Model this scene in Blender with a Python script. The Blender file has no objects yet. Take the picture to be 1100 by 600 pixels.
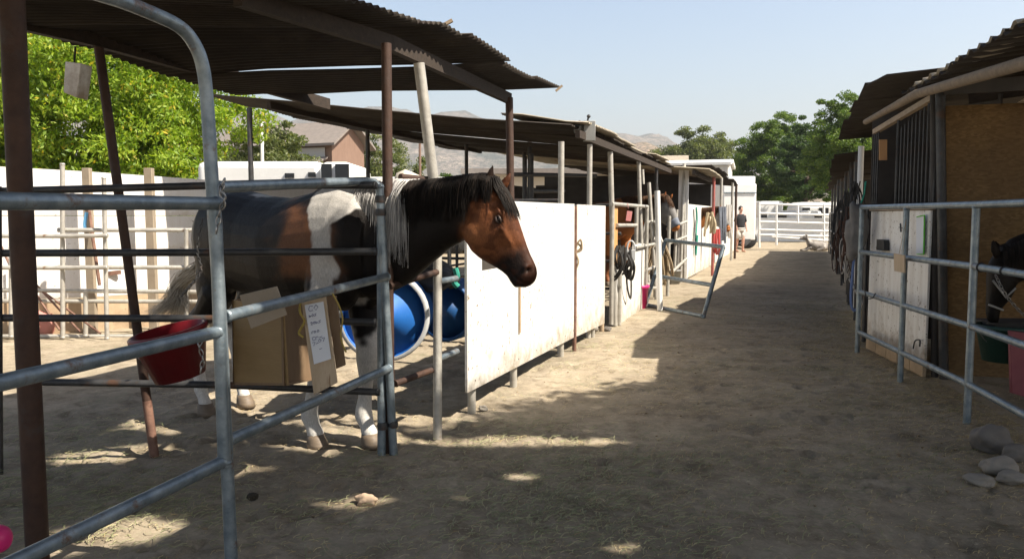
import bpy, bmesh, math, random
import numpy as np
from mathutils import Vector, Matrix, noise
random.seed(7); rng = np.random.default_rng(7)
SC = bpy.context.scene
COL = SC.collection
R = math.radians
PI = math.pi
# ------------------------------------------------------------------ camera
F = 870.0; HC = 1.4; TH = math.atan(68/870.0)
cd = bpy.data.cameras.new('camera'); cam = bpy.data.objects.new('camera', cd); COL.objects.link(cam)
cam.location = (0, 0, HC); cam.rotation_euler = (PI/2-TH, 0, 0)
cd.sensor_width = 36; cd.lens = 36*F/1100.0; cd.clip_start = .05; cd.clip_end = 9000
SC.camera = cam
CT, ST = math.cos(TH), math.sin(TH)
def ray(px, py):
    u = (px-550)/F; v = (300-py)/F
    return Vector((u, CT+v*ST, -ST+v*CT))
def U(px, py, D):
    """point seen at photo position (px,py), D metres forward"""
    r = ray(px, py); return Vector((0, 0, HC))+r*(D/r.y)
def G(px, py, z=0):
    r = ray(px, py); return Vector((0, 0, HC))+r*((z-HC)/r.z)
def UP(px, py, P0, N):
    r = ray(px, py); o = Vector((0, 0, HC)); return o+r*((P0-o).dot(N)/r.dot(N))
def Zat(py, D): return U(550, py, D).z
def LF(D, z=0): return Vector((-2.236+.34*D, D, z))          # front line of the left row
def RF(D, z=0):                                               # front line of the right row
    return Vector((3.05+.18*(D-5.34) if D < 8.34 else 3.59+.372*(D-8.34), D, z))
AD = Vector((.322, .947, 0)); AP = Vector((-.947, .322, 0))   # along the aisle; away from it to the left
def LB(D, back, z=0):                                         # point 'back' metres behind the left front line
    p = LF(D, z); return p+AP*back
# ------------------------------------------------------------------ materials
def newmat(name):
    m = bpy.data.materials.new(name); m.use_nodes = True
    nt = m.node_tree; return m, nt, nt.nodes['Principled BSDF']
def N(nt, typ, **kw):
    n = nt.nodes.new(typ)
    for k, v in kw.items():
        if k.startswith('i_'):
            key = k[2:]; key = int(key) if key.isdigit() else key.replace('_', ' ')
            n.inputs[key].default_value = v
        else: setattr(n, k, v)
    return n
def coords(nt, stretch=(1, 1, 1), coord='Object'):
    tc = N(nt, 'ShaderNodeTexCoord'); mp = N(nt, 'ShaderNodeMapping')
    mp.inputs['Scale'].default_value = stretch
    nt.links.new(tc.outputs[coord], mp.inputs['Vector']); return mp.outputs['Vector']
def noise_n(nt, vec, scale, detail=5, rough=.6):
    n = N(nt, 'ShaderNodeTexNoise', i_Scale=scale, i_Detail=detail, i_Roughness=rough)
    nt.links.new(vec, n.inputs['Vector']); return n.outputs['Fac']
def ramp(nt, fac, stops):
    r = N(nt, 'ShaderNodeValToRGB'); el = r.color_ramp.elements
    while len(el) < len(stops): el.new(.5)
    for e, (p, c) in zip(el, stops):
        e.position = p; e.color = (*c, 1) if len(c) == 3 else c
    nt.links.new(fac, r.inputs['Fac']); return r.outputs['Color']
def mix(nt, fac, a, b, blend='MIX'):
    n = N(nt, 'ShaderNodeMix', data_type='RGBA', blend_type=blend)
    for s, v in ((n.inputs[0], fac), (n.inputs[6], a), (n.inputs[7], b)):
        if isinstance(v, (int, float)): s.default_value = v
        elif isinstance(v, tuple): s.default_value = (*v, 1) if len(v) == 3 else v
        else: nt.links.new(v, s)
    return n.outputs[2]
def bump(nt, p, fac, strength, dist=.01, prev=None):
    b = N(nt, 'ShaderNodeBump', i_Strength=strength, i_Distance=dist)
    nt.links.new(fac, b.inputs['Height'])
    if prev: nt.links.new(prev, b.inputs['Normal'])
    nt.links.new(b.outputs['Normal'], p.inputs['Normal']); return b.outputs['Normal']
W = (0, 0, 0); B = (1, 1, 1)
def mat(name, c1, c2=None, scale=6, rough=.7, metal=0, bmp=0, bscale=30, c3=None, s3=3, t3=.6, stretch=(1, 1, 1), spec=.5, bdist=.005):
    m, nt, p = newmat(name); v = coords(nt, stretch)
    col = (*c1, 1)
    if c2:
        col = ramp(nt, noise_n(nt, v, scale), [(.3, c1), (.7, c2)])
    if c3:
        f = ramp(nt, noise_n(nt, v, s3, 8, .7), [(t3-.04, W), (t3+.06, B)])
        col = mix(nt, f, col if c2 else c1, c3)
        if metal:
            mm = N(nt, 'ShaderNodeMath', operation='MULTIPLY_ADD'); nt.links.new(f, mm.inputs[0]); mm.inputs[1].default_value = -metal; mm.inputs[2].default_value = metal
            nt.links.new(mm.outputs[0], p.inputs['Metallic'])
    if isinstance(col, tuple): p.inputs['Base Color'].default_value = col
    else: nt.links.new(col, p.inputs['Base Color'])
    if not (c3 and metal): p.inputs['Metallic'].default_value = metal
    p.inputs['Specular IOR Level'].default_value = spec
    rr = N(nt, 'ShaderNodeMapRange'); nt.links.new(noise_n(nt, v, scale*3), rr.inputs[0])
    rr.inputs[3].default_value = max(.05, rough-.12); rr.inputs[4].default_value = min(1, rough+.12)
    nt.links.new(rr.outputs[0], p.inputs['Roughness'])
    if bmp: bump(nt, p, noise_n(nt, v, bscale), bmp, bdist)
    return m
M = {}
M['galv'] = mat('galvanised_pipe', (.13, .17, .20), (.30, .35, .38), 14, .42, .55, .35, 60, c3=(.13, .075, .045), s3=9, t3=.62)
M['galv_pale'] = mat('pale_galvanised_pipe', (.34, .32, .28), (.52, .50, .45), 12, .5, .3, .3, 60, c3=(.2, .12, .07), s3=8, t3=.64)
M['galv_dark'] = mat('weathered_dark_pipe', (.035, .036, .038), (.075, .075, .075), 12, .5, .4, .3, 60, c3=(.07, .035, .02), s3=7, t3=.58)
M['rust'] = mat('rusty_brown_pipe', (.035, .017, .011), (.070, .034, .020), 10, .7, .1, .5, 70, c3=(.05, .035, .03), s3=6, t3=.58)
M['rust_pale'] = mat('peach_pipe_and_sunlit_foot', (.10, .048, .034), (.26, .145, .10), 8, .7, 0, .4, 60, c3=(.10, .045, .03), s3=7, t3=.56)
M['red_pipe'] = mat('red_primer_pipe', (.30, .07, .06), (.36, .12, .10), 8, .6, 0, .3, 60, c3=(.2, .1, .08), s3=9, t3=.6)
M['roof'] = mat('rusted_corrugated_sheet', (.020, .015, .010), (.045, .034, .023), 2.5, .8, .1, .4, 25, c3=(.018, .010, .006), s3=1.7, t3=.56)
M['roof_pale'] = mat('faded_corrugated_sheet', (.30, .26, .19), (.42, .37, .29), 2.5, .7, .1, .4, 25, c3=(.16, .10, .06), s3=2.5, t3=.58)
M['beam'] = mat('old_timber_beam', (.022, .015, .010), (.042, .028, .018), 5, .85, 0, .6, 30, stretch=(1, 6, 6))
M['pole_wood'] = mat('bare_pole_wood', (.30, .22, .14), (.42, .32, .22), 5, .8, 0, .5, 30, stretch=(1, 4, 4))
M['plank'] = mat('raw_pine_board', (.40, .30, .19), (.52, .41, .29), 4, .75, 0, .4, 30, stretch=(8, 8, 1), c3=(.24, .15, .08), s3=4, t3=.62)
M['ply_gold'] = mat('varnished_plywood', (.23, .15, .06), (.30, .20, .09), 3, .6, 0, .3, 30, stretch=(1, 1, 5))
M['ply_brown'] = mat('brown_plywood', (.16, .10, .055), (.21, .14, .08), 4, .7, 0, .3, 30, stretch=(5, 5, 1))
M['ply_grey'] = mat('weathered_board', (.26, .21, .15), (.34, .28, .21), 4, .8, 0, .4, 30, stretch=(1, 5, 1))
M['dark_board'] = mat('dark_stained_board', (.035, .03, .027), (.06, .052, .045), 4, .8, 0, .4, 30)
M['paper'] = mat('white_paper', (.72, .74, .78), (.62, .65, .70), 3, .8, 0, .2, 12)
M['ink'] = mat('blue_ink', (.08, .09, .22), rough=.8)
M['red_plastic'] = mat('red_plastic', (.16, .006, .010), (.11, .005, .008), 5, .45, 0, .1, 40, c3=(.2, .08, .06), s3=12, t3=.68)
M['pink_plastic'] = mat('hot_pink_plastic', (.72, .03, .20), (.62, .02, .16), 5, .4)
M['blue_plastic'] = mat('blue_plastic', (.008, .13, .46), (.01, .10, .36), 4, .6, 0, .1, 30, c3=(.05, .18, .42), s3=9, t3=.66)
M['white_plastic'] = mat('white_plastic', (.55, .56, .56), (.42, .43, .44), 6, .5)
M['tan_plastic'] = mat('tan_band', (.45, .36, .22), (.36, .30, .2), 6, .6)
M['black_rubber'] = mat('black_rubber', (.012, .012, .013), (.03, .03, .03), 8, .55, 0, .3, 40)
M['chain'] = mat('steel_chain', (.35, .35, .34), (.2, .19, .18), 30, .35, .8)
M['black_strap'] = mat('black_webbing', (.015, .015, .016), (.035, .033, .03), 20, .75)
M['brown_strap'] = mat('brown_leather', (.10, .04, .02), (.05, .02, .012), 20, .6)
M['tan_rope'] = mat('tan_rope', (.38, .29, .18), (.26, .19, .12), 60, .9, 0, .5, 150)
M['yellow_twine'] = mat('yellow_twine', (.36, .28, .07), (.28, .2, .05), 60, .9)
M['green_rope'] = mat('teal_rope', (.03, .30, .22), (.02, .2, .16), 60, .85)
M['blue_rope'] = mat('blue_rope', (.09, .15, .34), (.14, .2, .38), 60, .85)
M['red_rope'] = mat('red_rope', (.5, .05, .05), (.4, .08, .07), 60, .85)
M['white_rope'] = mat('pale_rope', (.6, .58, .54), (.45, .42, .38), 60, .85)
M['denim'] = mat('grey_blue_cloth', (.13, .15, .19), (.20, .22, .26), 8, .9, 0, .5, 60)
M['grey_cloth'] = mat('grey_cloth', (.22, .21, .20), (.13, .125, .12), 8, .9, 0, .5, 60)
M['green_edge'] = mat('bright_green_plastic', (.10, .55, .03), rough=.5)
M['pink_tag'] = mat('pink_plastic_tag', (.7, .22, .22), (.6, .3, .28), 20, .5)
M['maroon'] = mat('maroon_paint', (.17, .03, .05), (.22, .06, .07), 6, .6)
M['dark_green'] = mat('dark_green_plastic', (.01, .04, .03), (.015, .05, .04), 6, .5)
M['stone'] = mat('river_stone', (.20, .18, .15), (.34, .31, .27), 5, .85, 0, .5, 30, c3=(.12, .11, .10), s3=4, t3=.6)
M['stone_dark'] = mat('dark_stone', (.10, .09, .08), (.22, .20, .18), 3, .8, 0, .5, 30)
M['white_paint'] = mat('white_painted_metal', (.80, .80, .78), (.70, .70, .68), 3, .5, 0, .1, 20, c3=(.5, .46, .4), s3=4, t3=.68)
M['window'] = mat('dark_window', (.01, .012, .015), rough=.15)
M['tyre'] = mat('tyre_rubber', (.02, .02, .02), rough=.85)
M['tan_wall'] = mat('tan_stucco', (.50, .44, .35), (.56, .50, .41), 1.5, .85)
M['barn_wall'] = mat('orange_brown_siding', (.17, .105, .075), (.21, .135, .10), 2, .8, stretch=(4, 4, 1))
M['barn_roof'] = mat('taupe_shingles', (.17, .15, .135), (.22, .19, .17), 4, .9)
M['grey_siding'] = mat('pale_grey_siding', (.50, .49, .47), (.42, .41, .39), 3, .8, stretch=(1, 1, 10))
M['bark'] = mat('bark', (.06, .045, .03), (.12, .09, .065), 8, .9, 0, .8, 20, stretch=(1, 1, .3), bdist=.03)
M['hoof'] = mat('hoof_horn', (.20, .15, .10), (.12, .09, .065), 20, .6, stretch=(1, 1, 4))
M['eye'] = mat('horse_eye', (.006, .004, .003), rough=.05)
M['skin'] = mat('skin', (.50, .27, .19), rough=.6)
M['black_cloth'] = mat('black_cloth', (.015, .015, .017), rough=.9)
M['light_cloth'] = mat('light_cloth', (.55, .5, .45), rough=.9)
M['hair_dark'] = mat('dark_hair', (.02, .014, .01), rough=.6)
M['droppings'] = mat('dark_droppings', (.03, .024, .015), rough=.9)
M['grey_box'] = mat('grey_metal_box', (.30, .30, .29), (.24, .24, .23), 8, .5, .2)

def white_board(name, c, dirt, dirt_top=.6, seed=0.0, chips=.66):
    m, nt, p = newmat(name); v = coords(nt)
    mp = N(nt, 'ShaderNodeMapping'); mp.inputs['Location'].default_value = (seed*3, seed, seed*2); nt.links.new(v, mp.inputs['Vector']); v = mp.outputs['Vector']
    tc = N(nt, 'ShaderNodeTexCoord'); sx = N(nt, 'ShaderNodeSeparateXYZ'); nt.links.new(tc.outputs['Object'], sx.inputs[0])
    st = N(nt, 'ShaderNodeMapping'); st.inputs['Scale'].default_value = (3, 3, .35); nt.links.new(v, st.inputs['Vector'])
    streak = ramp(nt, noise_n(nt, st.outputs['Vector'], 3.5, 8, .7), [(.42, W), (.75, B)])
    col = mix(nt, streak, c, tuple(a*.58+b*.42 for a, b in zip(c, dirt)))
    # mud splashed up from the ground: more near the lower edge, broken up by noise
    h = N(nt, 'ShaderNodeMapRange'); nt.links.new(sx.outputs[2], h.inputs[0]); h.inputs[1].default_value = 0; h.inputs[2].default_value = dirt_top; h.inputs[3].default_value = .22; h.inputs[4].default_value = -.08
    a = N(nt, 'ShaderNodeMath', operation='ADD'); nt.links.new(h.outputs[0], a.inputs[0]); nt.links.new(noise_n(nt, v, 5, 9, .75), a.inputs[1])
    mud = ramp(nt, a.outputs[0], [(.52, W), (.8, B)])
    col = mix(nt, mud, col, dirt)
    spots = ramp(nt, noise_n(nt, v, 26, 4, .6), [(chips, W), (chips+.03, B)])
    zone = ramp(nt, noise_n(nt, v, 2.2, 3, .5), [(.38, W), (.55, B)])
    k = N(nt, 'ShaderNodeMath', operation='MULTIPLY'); nt.links.new(spots, k.inputs[0]); nt.links.new(zone, k.inputs[1])
    col = mix(nt, k.outputs[0], col, (.20, .15, .10))
    nt.links.new(col, p.inputs['Base Color']); p.inputs['Roughness'].default_value = .62
    bump(nt, p, noise_n(nt, v, 18, 6, .6), .25, .006)
    return m
M['wb1'] = white_board('worn_white_paint', (.70, .69, .665), (.30, .26, .20), .34, .3, .61)
M['wb2'] = white_board('white_paint_board', (.67, .66, .63), (.34, .29, .22), .45, 1.7, .62)
M['wb3'] = white_board('creamy_white_board', (.80, .79, .76), (.34, .27, .19), .35, 2.9, .62)
M['wb4'] = white_board('faded_white_wall', (.78, .77, .75), (.60, .55, .47), .10, 4.2)
M['wood_dirty'] = white_board('scuffed_tan_wood', (.46, .34, .22), (.30, .22, .14), .5, 5.2)

def osb():
    m, nt, p = newmat('oriented_strand_board'); v = coords(nt)
    vo = N(nt, 'ShaderNodeTexVoronoi', i_Scale=34.0); 
    mp = N(nt, 'ShaderNodeMapping'); mp.inputs['Scale'].default_value = (1, 1, 2.6); nt.links.new(v, mp.inputs['Vector'])
    wv = N(nt, 'ShaderNodeMix', data_type='RGBA'); wv.inputs[0].default_value = .12
    nt.links.new(mp.outputs['Vector'], wv.inputs[6])
    nz = N(nt, 'ShaderNodeTexNoise', i_Scale=5.0); nt.links.new(v, nz.inputs['Vector']); nt.links.new(nz.outputs['Color'], wv.inputs[7])
    nt.links.new(wv.outputs[2], vo.inputs['Vector'])
    col = ramp(nt, vo.outputs['Color'], [(.1, (.17, .10, .034)), (.5, (.225, .135, .05)), (.9, (.29, .18, .075))])
    st = ramp(nt, noise_n(nt, v, 1.6, 5, .6), [(.42, B), (.62, W)])
    col = mix(nt, st, col, mix(nt, .45, col, (.08, .045, .02)))
    nt.links.new(col, p.inputs['Base Color']); p.inputs['Roughness'].default_value = .75
    bump(nt, p, vo.outputs['Distance'], .3, .004); return m
M['osb'] = osb()

def leafmat(name, stops, trans=.45):
    m, nt, p = newmat(name)
    g = N(nt, 'ShaderNodeNewGeometry')
    col = ramp(nt, g.outputs['Random Per Island'], stops)
    nt.links.new(col, p.inputs['Base Color']); p.inputs['Roughness'].default_value = .55
    t = N(nt, 'ShaderNodeBsdfTranslucent'); nt.links.new(mix(nt, 1.0, col, (1.25, 1.3, .6), 'MULTIPLY'), t.inputs['Color'])
    ms = N(nt, 'ShaderNodeMixShader'); ms.inputs[0].default_value = trans
    nt.links.new(p.outputs[0], ms.inputs[1]); nt.links.new(t.outputs[0], ms.inputs[2])
    nt.links.new(ms.outputs[0], nt.nodes['Material Output'].inputs['Surface']); return m
M['leaf_yellow'] = leafmat('yellow_green_leaves', [(0, (.12, .22, .012)), (.45, (.22, .33, .02)), (.95, (.32, .40, .035)), (.99, (.55, .40, .03))])
M['leaf_olive'] = leafmat('olive_leaves', [(0, (.07, .10, .025)), (.6, (.13, .16, .05)), (1, (.20, .21, .08))])
M['leaf_green'] = leafmat('green_leaves', [(0, (.03, .07, .012)), (.6, (.07, .13, .02)), (1, (.13, .19, .04))])
M['leaf_dark'] = leafmat('dark_green_leaves', [(0, (.025, .055, .014)), (.6, (.05, .10, .02)), (1, (.10, .16, .04))], .35)
M['leaf_mid'] = leafmat('mid_green_leaves', [(0, (.05, .10, .012)), (.6, (.10, .17, .025)), (1, (.17, .23, .04))])
M['straw'] = leafmat('straw_blades', [(0, (.36, .27, .13)), (.5, (.48, .38, .20)), (1, (.60, .50, .30))], .1)
M['hay'] = leafmat('green_hay_blades', [(0, (.17, .19, .09)), (.5, (.28, .29, .15)), (1, (.42, .39, .23))], .1)

# ------------------------------------------------------------------ mesh builder
class MB:
    def __init__(s): s.v = []; s.f = []
    def add(s, vs, fs):
        o = len(s.v); s.v += [Vector(v) for v in vs]; s.f += [tuple(i+o for i in f) for f in fs]; return s
    def tube(s, pts, r, n=10, cap=True, flat=1.0, up=None):
        pts = [Vector(p) for p in pts]; rs = r if isinstance(r, (list, tuple)) else [r]*len(pts)
        t = (pts[1]-pts[0]).normalized(); a = Vector(up) if up else (Vector((0, 0, 1)) if abs(t.z) < .9 else Vector((1, 0, 0)))
        nrm = (a-t*a.dot(t)).normalized(); vs = []; fs = []
        for i, p in enumerate(pts):
            if i == 0: tt = t
            elif i == len(pts)-1: tt = (pts[-1]-pts[-2]).normalized()
            else: tt = ((pts[i+1]-p).normalized()+(p-pts[i-1]).normalized()).normalized()
            nrm = (nrm-tt*nrm.dot(tt)).normalized(); bn = tt.cross(nrm)
            for k in range(n):
                an = 2*PI*k/n; vs.append(p+nrm*math.cos(an)*rs[i]+bn*math.sin(an)*rs[i]*flat)
        for i in range(len(pts)-1):
            for k in range(n):
                fs.append((i*n+k, i*n+(k+1) % n, (i+1)*n+(k+1) % n, (i+1)*n+k))
        if cap:
            fs.append(tuple(range(n-1, -1, -1))); fs.append(tuple((len(pts)-1)*n+k for k in range(n)))
        return s.add(vs, fs)
    def box(s, c, size, rot=None):
        c = Vector(c); h = [x/2 for x in size]; vs = []
        for x in (-1, 1):
            for y in (-1, 1):
                for z in (-1, 1):
                    v = Vector((x*h[0], y*h[1], z*h[2])); vs.append(c+(rot @ v if rot else v))
        return s.add(vs, [(0, 1, 3, 2), (4, 6, 7, 5), (0, 4, 5, 1), (2, 3, 7, 6), (0, 2, 6, 4), (1, 5, 7, 3)])
    def bar(s, p0, p1, w, h, up=(0, 0, 1)):
        p0 = Vector(p0); p1 = Vector(p1); t = (p1-p0); L = t.length; t.normalize(); up = Vector(up)
        if abs(t.dot(up)) > .98: up = Vector((1, 0, 0))
        sd = t.cross(up).normalized(); u = sd.cross(t)
        return s.box((p0+p1)/2, (L, w, h), Matrix((t, sd, u)).transposed())
    def slab(s, quad, th, nrm=None):
        q = [Vector(p) for p in quad]; n = Vector(nrm).normalized() if nrm else (q[1]-q[0]).cross(q[2]-q[0]).normalized()
        k = len(q); vs = q+[p+n*th for p in q]
        fs = [tuple(range(k)), tuple(range(2*k-1, k-1, -1))]+[(i, k+i, k+(i+1) % k, (i+1) % k) for i in range(k)]
        return s.add(vs, fs)
    def lathe(s, prof, n=24, c=(0, 0, 0), rot=None, cap=True):
        c = Vector(c); vs = []; fs = []
        for r, z in prof:
            for k in range(n):
                v = Vector((r*math.cos(2*PI*k/n), r*math.sin(2*PI*k/n), z)); vs.append(c+(rot @ v if rot else v))
        for i in range(len(prof)-1):
            for k in range(n): fs.append((i*n+k, i*n+(k+1) % n, (i+1)*n+(k+1) % n, (i+1)*n+k))
        if cap and prof[0][0] > 1e-4: fs.append(tuple(range(n-1, -1, -1)))
        if cap and prof[-1][0] > 1e-4: fs.append(tuple((len(prof)-1)*n+k for k in range(n)))
        return s.add(vs, fs)
    def blob(s, c, r, sub=3, rough=.12, seed=0, rot=None):
        bm = bmesh.new(); bmesh.ops.create_icosphere(bm, subdivisions=sub, radius=1)
        c = Vector(c); r = Vector(r) if hasattr(r, '__len__') else Vector((r, r, r)); vs = []
        for v in bm.verts:
            k = 1+rough*noise.noise(v.co*1.3+Vector((seed, seed*2, 0)))*2+rough*.4*noise.noise(v.co*4+Vector((seed, 0, 0)))
            q = Vector((v.co.x*r.x*k, v.co.y*r.y*k, v.co.z*r.z*k)); vs.append(c+(rot @ q if rot else q))
        fs = [tuple(x.index for x in f.verts) for f in bm.faces]; bm.free(); return s.add(vs, fs)

def tag(o, label=None, cat=None, group=None, kind=None):
    if label: o['label'] = label
    if cat: o['category'] = cat
    if group: o['group'] = group
    if kind: o['kind'] = kind
    return o
def thing(name, label, cat, loc, group=None, kind=None):
    o = bpy.data.objects.new(name, None); COL.objects.link(o); o.location = loc; o.empty_display_size = .1
    return tag(o, label, cat, group, kind)
def put(name, me, m, parent=None, smooth=False, bevel=0, label=None, mods=None):
    """link a mesh given in WORLD coordinates; top-level ones get their origin at their base"""
    ob = bpy.data.objects.new(name, me); COL.objects.link(ob)
    if m: me.materials.append(m)
    if smooth:
        me.polygons.foreach_set('use_smooth', [True]*len(me.polygons))
        if smooth == 'auto':
            try: me.set_sharp_from_angle(angle=R(38))
            except Exception: pass
    n = len(me.vertices); co = np.empty(n*3, np.float32); me.vertices.foreach_get('co', co); co = co.reshape(-1, 3)
    mn = co.min(0); mx = co.max(0); org = Vector(((mn[0]+mx[0])/2, (mn[1]+mx[1])/2, mn[2]))
    co -= np.array(org, np.float32); me.vertices.foreach_set('co', co.ravel()); me.update()
    if parent is None: ob.location = org
    else:
        ob.parent = parent; base = Vector((0, 0, 0)); q = parent
        while q: base += q.location; q = q.parent
        ob.location = org-base
    if bevel:
        b = ob.modifiers.new('bevel', 'BEVEL'); b.width = bevel; b.segments = 2; b.limit_method = 'ANGLE'
    if label: ob['label'] = label
    return ob
def mesh_of(mb, name='mesh'):
    me = bpy.data.meshes.new(name); me.from_pydata([tuple(v) for v in mb.v], [], mb.f); me.validate(); return me
def obj(name, mb, m, parent=None, smooth='auto', bevel=0, label=None):
    return put(name, mesh_of(mb, name), M[m] if isinstance(m, str) else m, parent, smooth, bevel, label)
def copy_tree(o, parent=None):
    c = o.copy(); COL.objects.link(c); c.parent = parent
    for ch in o.children: copy_tree(ch, c)
    return c
# smooth curve through points
def spline(pts, n=6):
    pts = [Vector(p) for p in pts]; P = [pts[0]*2-pts[1]]+pts+[pts[-1]*2-pts[-2]]; out = []
    for i in range(1, len(P)-2):
        for k in range(n):
            t = k/n; a, b, c, d = P[i-1], P[i], P[i+1], P[i+2]
            out.append(.5*((2*b)+(c-a)*t+(2*a-5*b+4*c-d)*t*t+(3*b-a-3*c+d)*t**3))
    out.append(pts[-1]); return out
# lofted bodies merged into one skin
def loft(mb, secs, n=24):
    """secs: (center, up, side, r_up, r_down, w, exponent)"""
    vs = []; fs = []
    for c, u, sd, ru, rd, w, e in secs:
        for k in range(n):
            a = 2*PI*k/n; ca, sa = math.cos(a), math.sin(a)
            x = math.copysign(abs(ca)**(2/e), ca)*w; y = math.copysign(abs(sa)**(2/e), sa)*(ru if sa > 0 else rd)
            vs.append(Vector(c)+Vector(sd)*x+Vector(u)*y)
    m = len(secs)
    for i in range(m-1):
        for k in range(n): fs.append((i*n+k, i*n+(k+1) % n, (i+1)*n+(k+1) % n, (i+1)*n+k))
    fs.append(tuple(range(n-1, -1, -1))); fs.append(tuple((m-1)*n+k for k in range(n)))
    mb.add(vs, fs)
def limb(mb, pts, rs, n=14, flat=1.0, up=None):
    mb.tube(pts, rs, n, True, flat, up)
    mb.blob(pts[0], rs[0], 2, 0); mb.blob(pts[-1], rs[-1], 2, 0)
def fuse(mb, voxel, smooth_it=6, factor=.5):
    me = mesh_of(mb); ob = bpy.data.objects.new('tmp', me); COL.objects.link(ob)
    bm = bmesh.new(); bm.from_mesh(me); bmesh.ops.recalc_face_normals(bm, faces=bm.faces); bm.to_mesh(me); bm.free()
    r = ob.modifiers.new('r', 'REMESH'); r.mode = 'VOXEL'; r.voxel_size = voxel
    s = ob.modifiers.new('s', 'SMOOTH'); s.iterations = smooth_it; s.factor = factor
    dg = bpy.context.evaluated_depsgraph_get(); dg.update()
    out = bpy.data.meshes.new_from_object(ob.evaluated_get(dg)); bpy.data.objects.remove(ob); return out
def vcolor(me, fn, name='coat'):
    n = len(me.vertices); co = np.empty(n*3, np.float32); me.vertices.foreach_get('co', co)
    a = me.color_attributes.new(name, 'FLOAT_COLOR', 'POINT')
    buf = np.ones((n, 4), np.float32)
    for i, c in enumerate(co.reshape(-1, 3)): buf[i, :3] = fn(Vector(c.tolist()))
    a.data.foreach_set('color', buf.ravel())
# clouds of small leaf faces
def leaf_mesh(name, C, size, aspect=.45, droop=0.0, tri=False):
    n = len(C); C = np.asarray(C, np.float32)
    d = rng.normal(size=(n, 3)); d[:, 2] -= droop; d /= np.linalg.norm(d, axis=1)[:, None]
    w = np.cross(d, rng.normal(size=(n, 3))); w /= np.linalg.norm(w, axis=1)[:, None]
    s = (size*rng.uniform(.6, 1.3, n))[:, None]
    v = np.stack([C-d*s*.5, C-w*s*aspect*.5, C+d*s*.5, C+w*s*aspect*.5], 1).reshape(-1, 3).astype(np.float32)
    me = bpy.data.meshes.new(name); me.vertices.add(n*4); me.vertices.foreach_set('co', v.ravel())
    me.loops.add(n*4); me.loops.foreach_set('vertex_index', np.arange(n*4, dtype=np.int32))
    me.polygons.add(n); me.polygons.foreach_set('loop_start', np.arange(n, dtype=np.int32)*4)
    me.polygons.foreach_set('loop_total', np.full(n, 4, np.int32)); me.update(calc_edges=True); return me
def tree(name, label, base, cc, rad, leaf, nclump, cr, per, size, group=None, droop=.4, trunk_r=.25, low=.0, seed=1, limbs=7, aspect=.45, sparse=0.0):
    """tapered trunk with limbs; crown = many leaf clumps spread over an uneven shell and its inside"""
    g = np.random.default_rng(seed); rd = random.Random(seed)
    t = thing(name, label, 'tree', base, group); base = Vector(base); cc = Vector(cc)
    cl = []
    while len(cl) < nclump:
        d = g.normal(size=3); d /= np.linalg.norm(d)
        if d[2] < -.75+low: continue
        rr = g.uniform(.25, 1)**.45
        k = 1+.28*noise.noise(Vector(d)*2.1+Vector((seed, 0, 0)))*1.6
        p = np.array([d[0]*rad[0], d[1]*rad[1], d[2]*rad[2]])*rr*k
        if noise.noise(Vector(p)/max(cr*2.2, .1)+Vector((0, seed, 0))) < -.22+sparse: continue
        cl.append(np.array(cc)+p)
    pts = []
    for c in cl:
        m = int(per*g.uniform(.5, 1.4)); q = g.normal(size=(m, 3)); q /= np.linalg.norm(q, axis=1)[:, None]
        q *= (g.uniform(0, 1, m)**.5)[:, None]*cr*g.uniform(.6, 1.25); q[:, 2] *= .55; q[:, 2] -= .25*(q[:, 0]**2+q[:, 1]**2)/cr*droop
        pts.append(c+q)
    put('crown', leaf_mesh('crown', np.concatenate(pts), size, aspect, droop), M[leaf], t)
    mb = MB(); top = cc+Vector((0, 0, rad[2]*.3))
    mid = base.lerp(cc, .55)+Vector((rd.uniform(-.2, .2)*rad[0]*.3, 0, 0))
    mb.tube(spline([base-Vector((0, 0, .1)), mid, top], 5), [trunk_r*(1-.8*i/10) for i in range(11)], 8)
    for i in range(limbs):
        c = Vector(cl[rd.randrange(len(cl))].tolist()); s = base.lerp(cc, rd.uniform(.45, .95))
        mb.tube(spline([s, s.lerp(c, .5)+Vector((0, 0, rad[2]*.08)), c], 3), [trunk_r*.4*(1-.13*j) for j in range(7)], 6)
    obj('trunk', mb, 'bark', t); return t
# ------------------------------------------------------------------ world, sun
wd = bpy.data.worlds.new('World'); SC.world = wd; wd.use_nodes = True
nt = wd.node_tree; bg = nt.nodes['Background']
SUNV = Vector((.785, -.33, 1)).normalized()
sky = nt.nodes.new('ShaderNodeTexSky'); sky.sky_type = 'NISHITA'; sky.sun_disc = False
sky.sun_elevation = math.asin(SUNV.z); sky.sun_rotation = math.atan2(SUNV.x, SUNV.y)
sky.air_density = 1.3; sky.dust_density = 4.5; sky.ozone_density = 1.2; sky.altitude = 200
tcw = N(nt, 'ShaderNodeTexCoord'); sxw = N(nt, 'ShaderNodeSeparateXYZ'); nt.links.new(tcw.outputs['Generated'], sxw.inputs[0])
gr = ramp(nt, sxw.outputs[2], [(0, (1.0, 1.0, 1.0)), (.25, (.9, .9, .92)), (.6, (.34, .35, .38)), (1, (.26, .27, .30))])
nt.links.new(mix(nt, 1, sky.outputs[0], gr, 'MULTIPLY'), bg.inputs[0]); bg.inputs[1].default_value = .11
sd = bpy.data.lights.new('sun', 'SUN'); sd.energy = 5.0; sd.angle = R(.53); sd.color = (1, .91, .78)
so = bpy.data.objects.new('sun', sd); COL.objects.link(so); so.rotation_euler = SUNV.to_track_quat('Z', 'Y').to_euler(); so.location = SUNV*60
SC.view_settings.view_transform = 'Standard'; SC.view_settings.look = 'None'; SC.view_settings.gamma = 1
SC.view_settings.exposure = EXPO if 'EXPO' in globals() else 1.16

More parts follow.
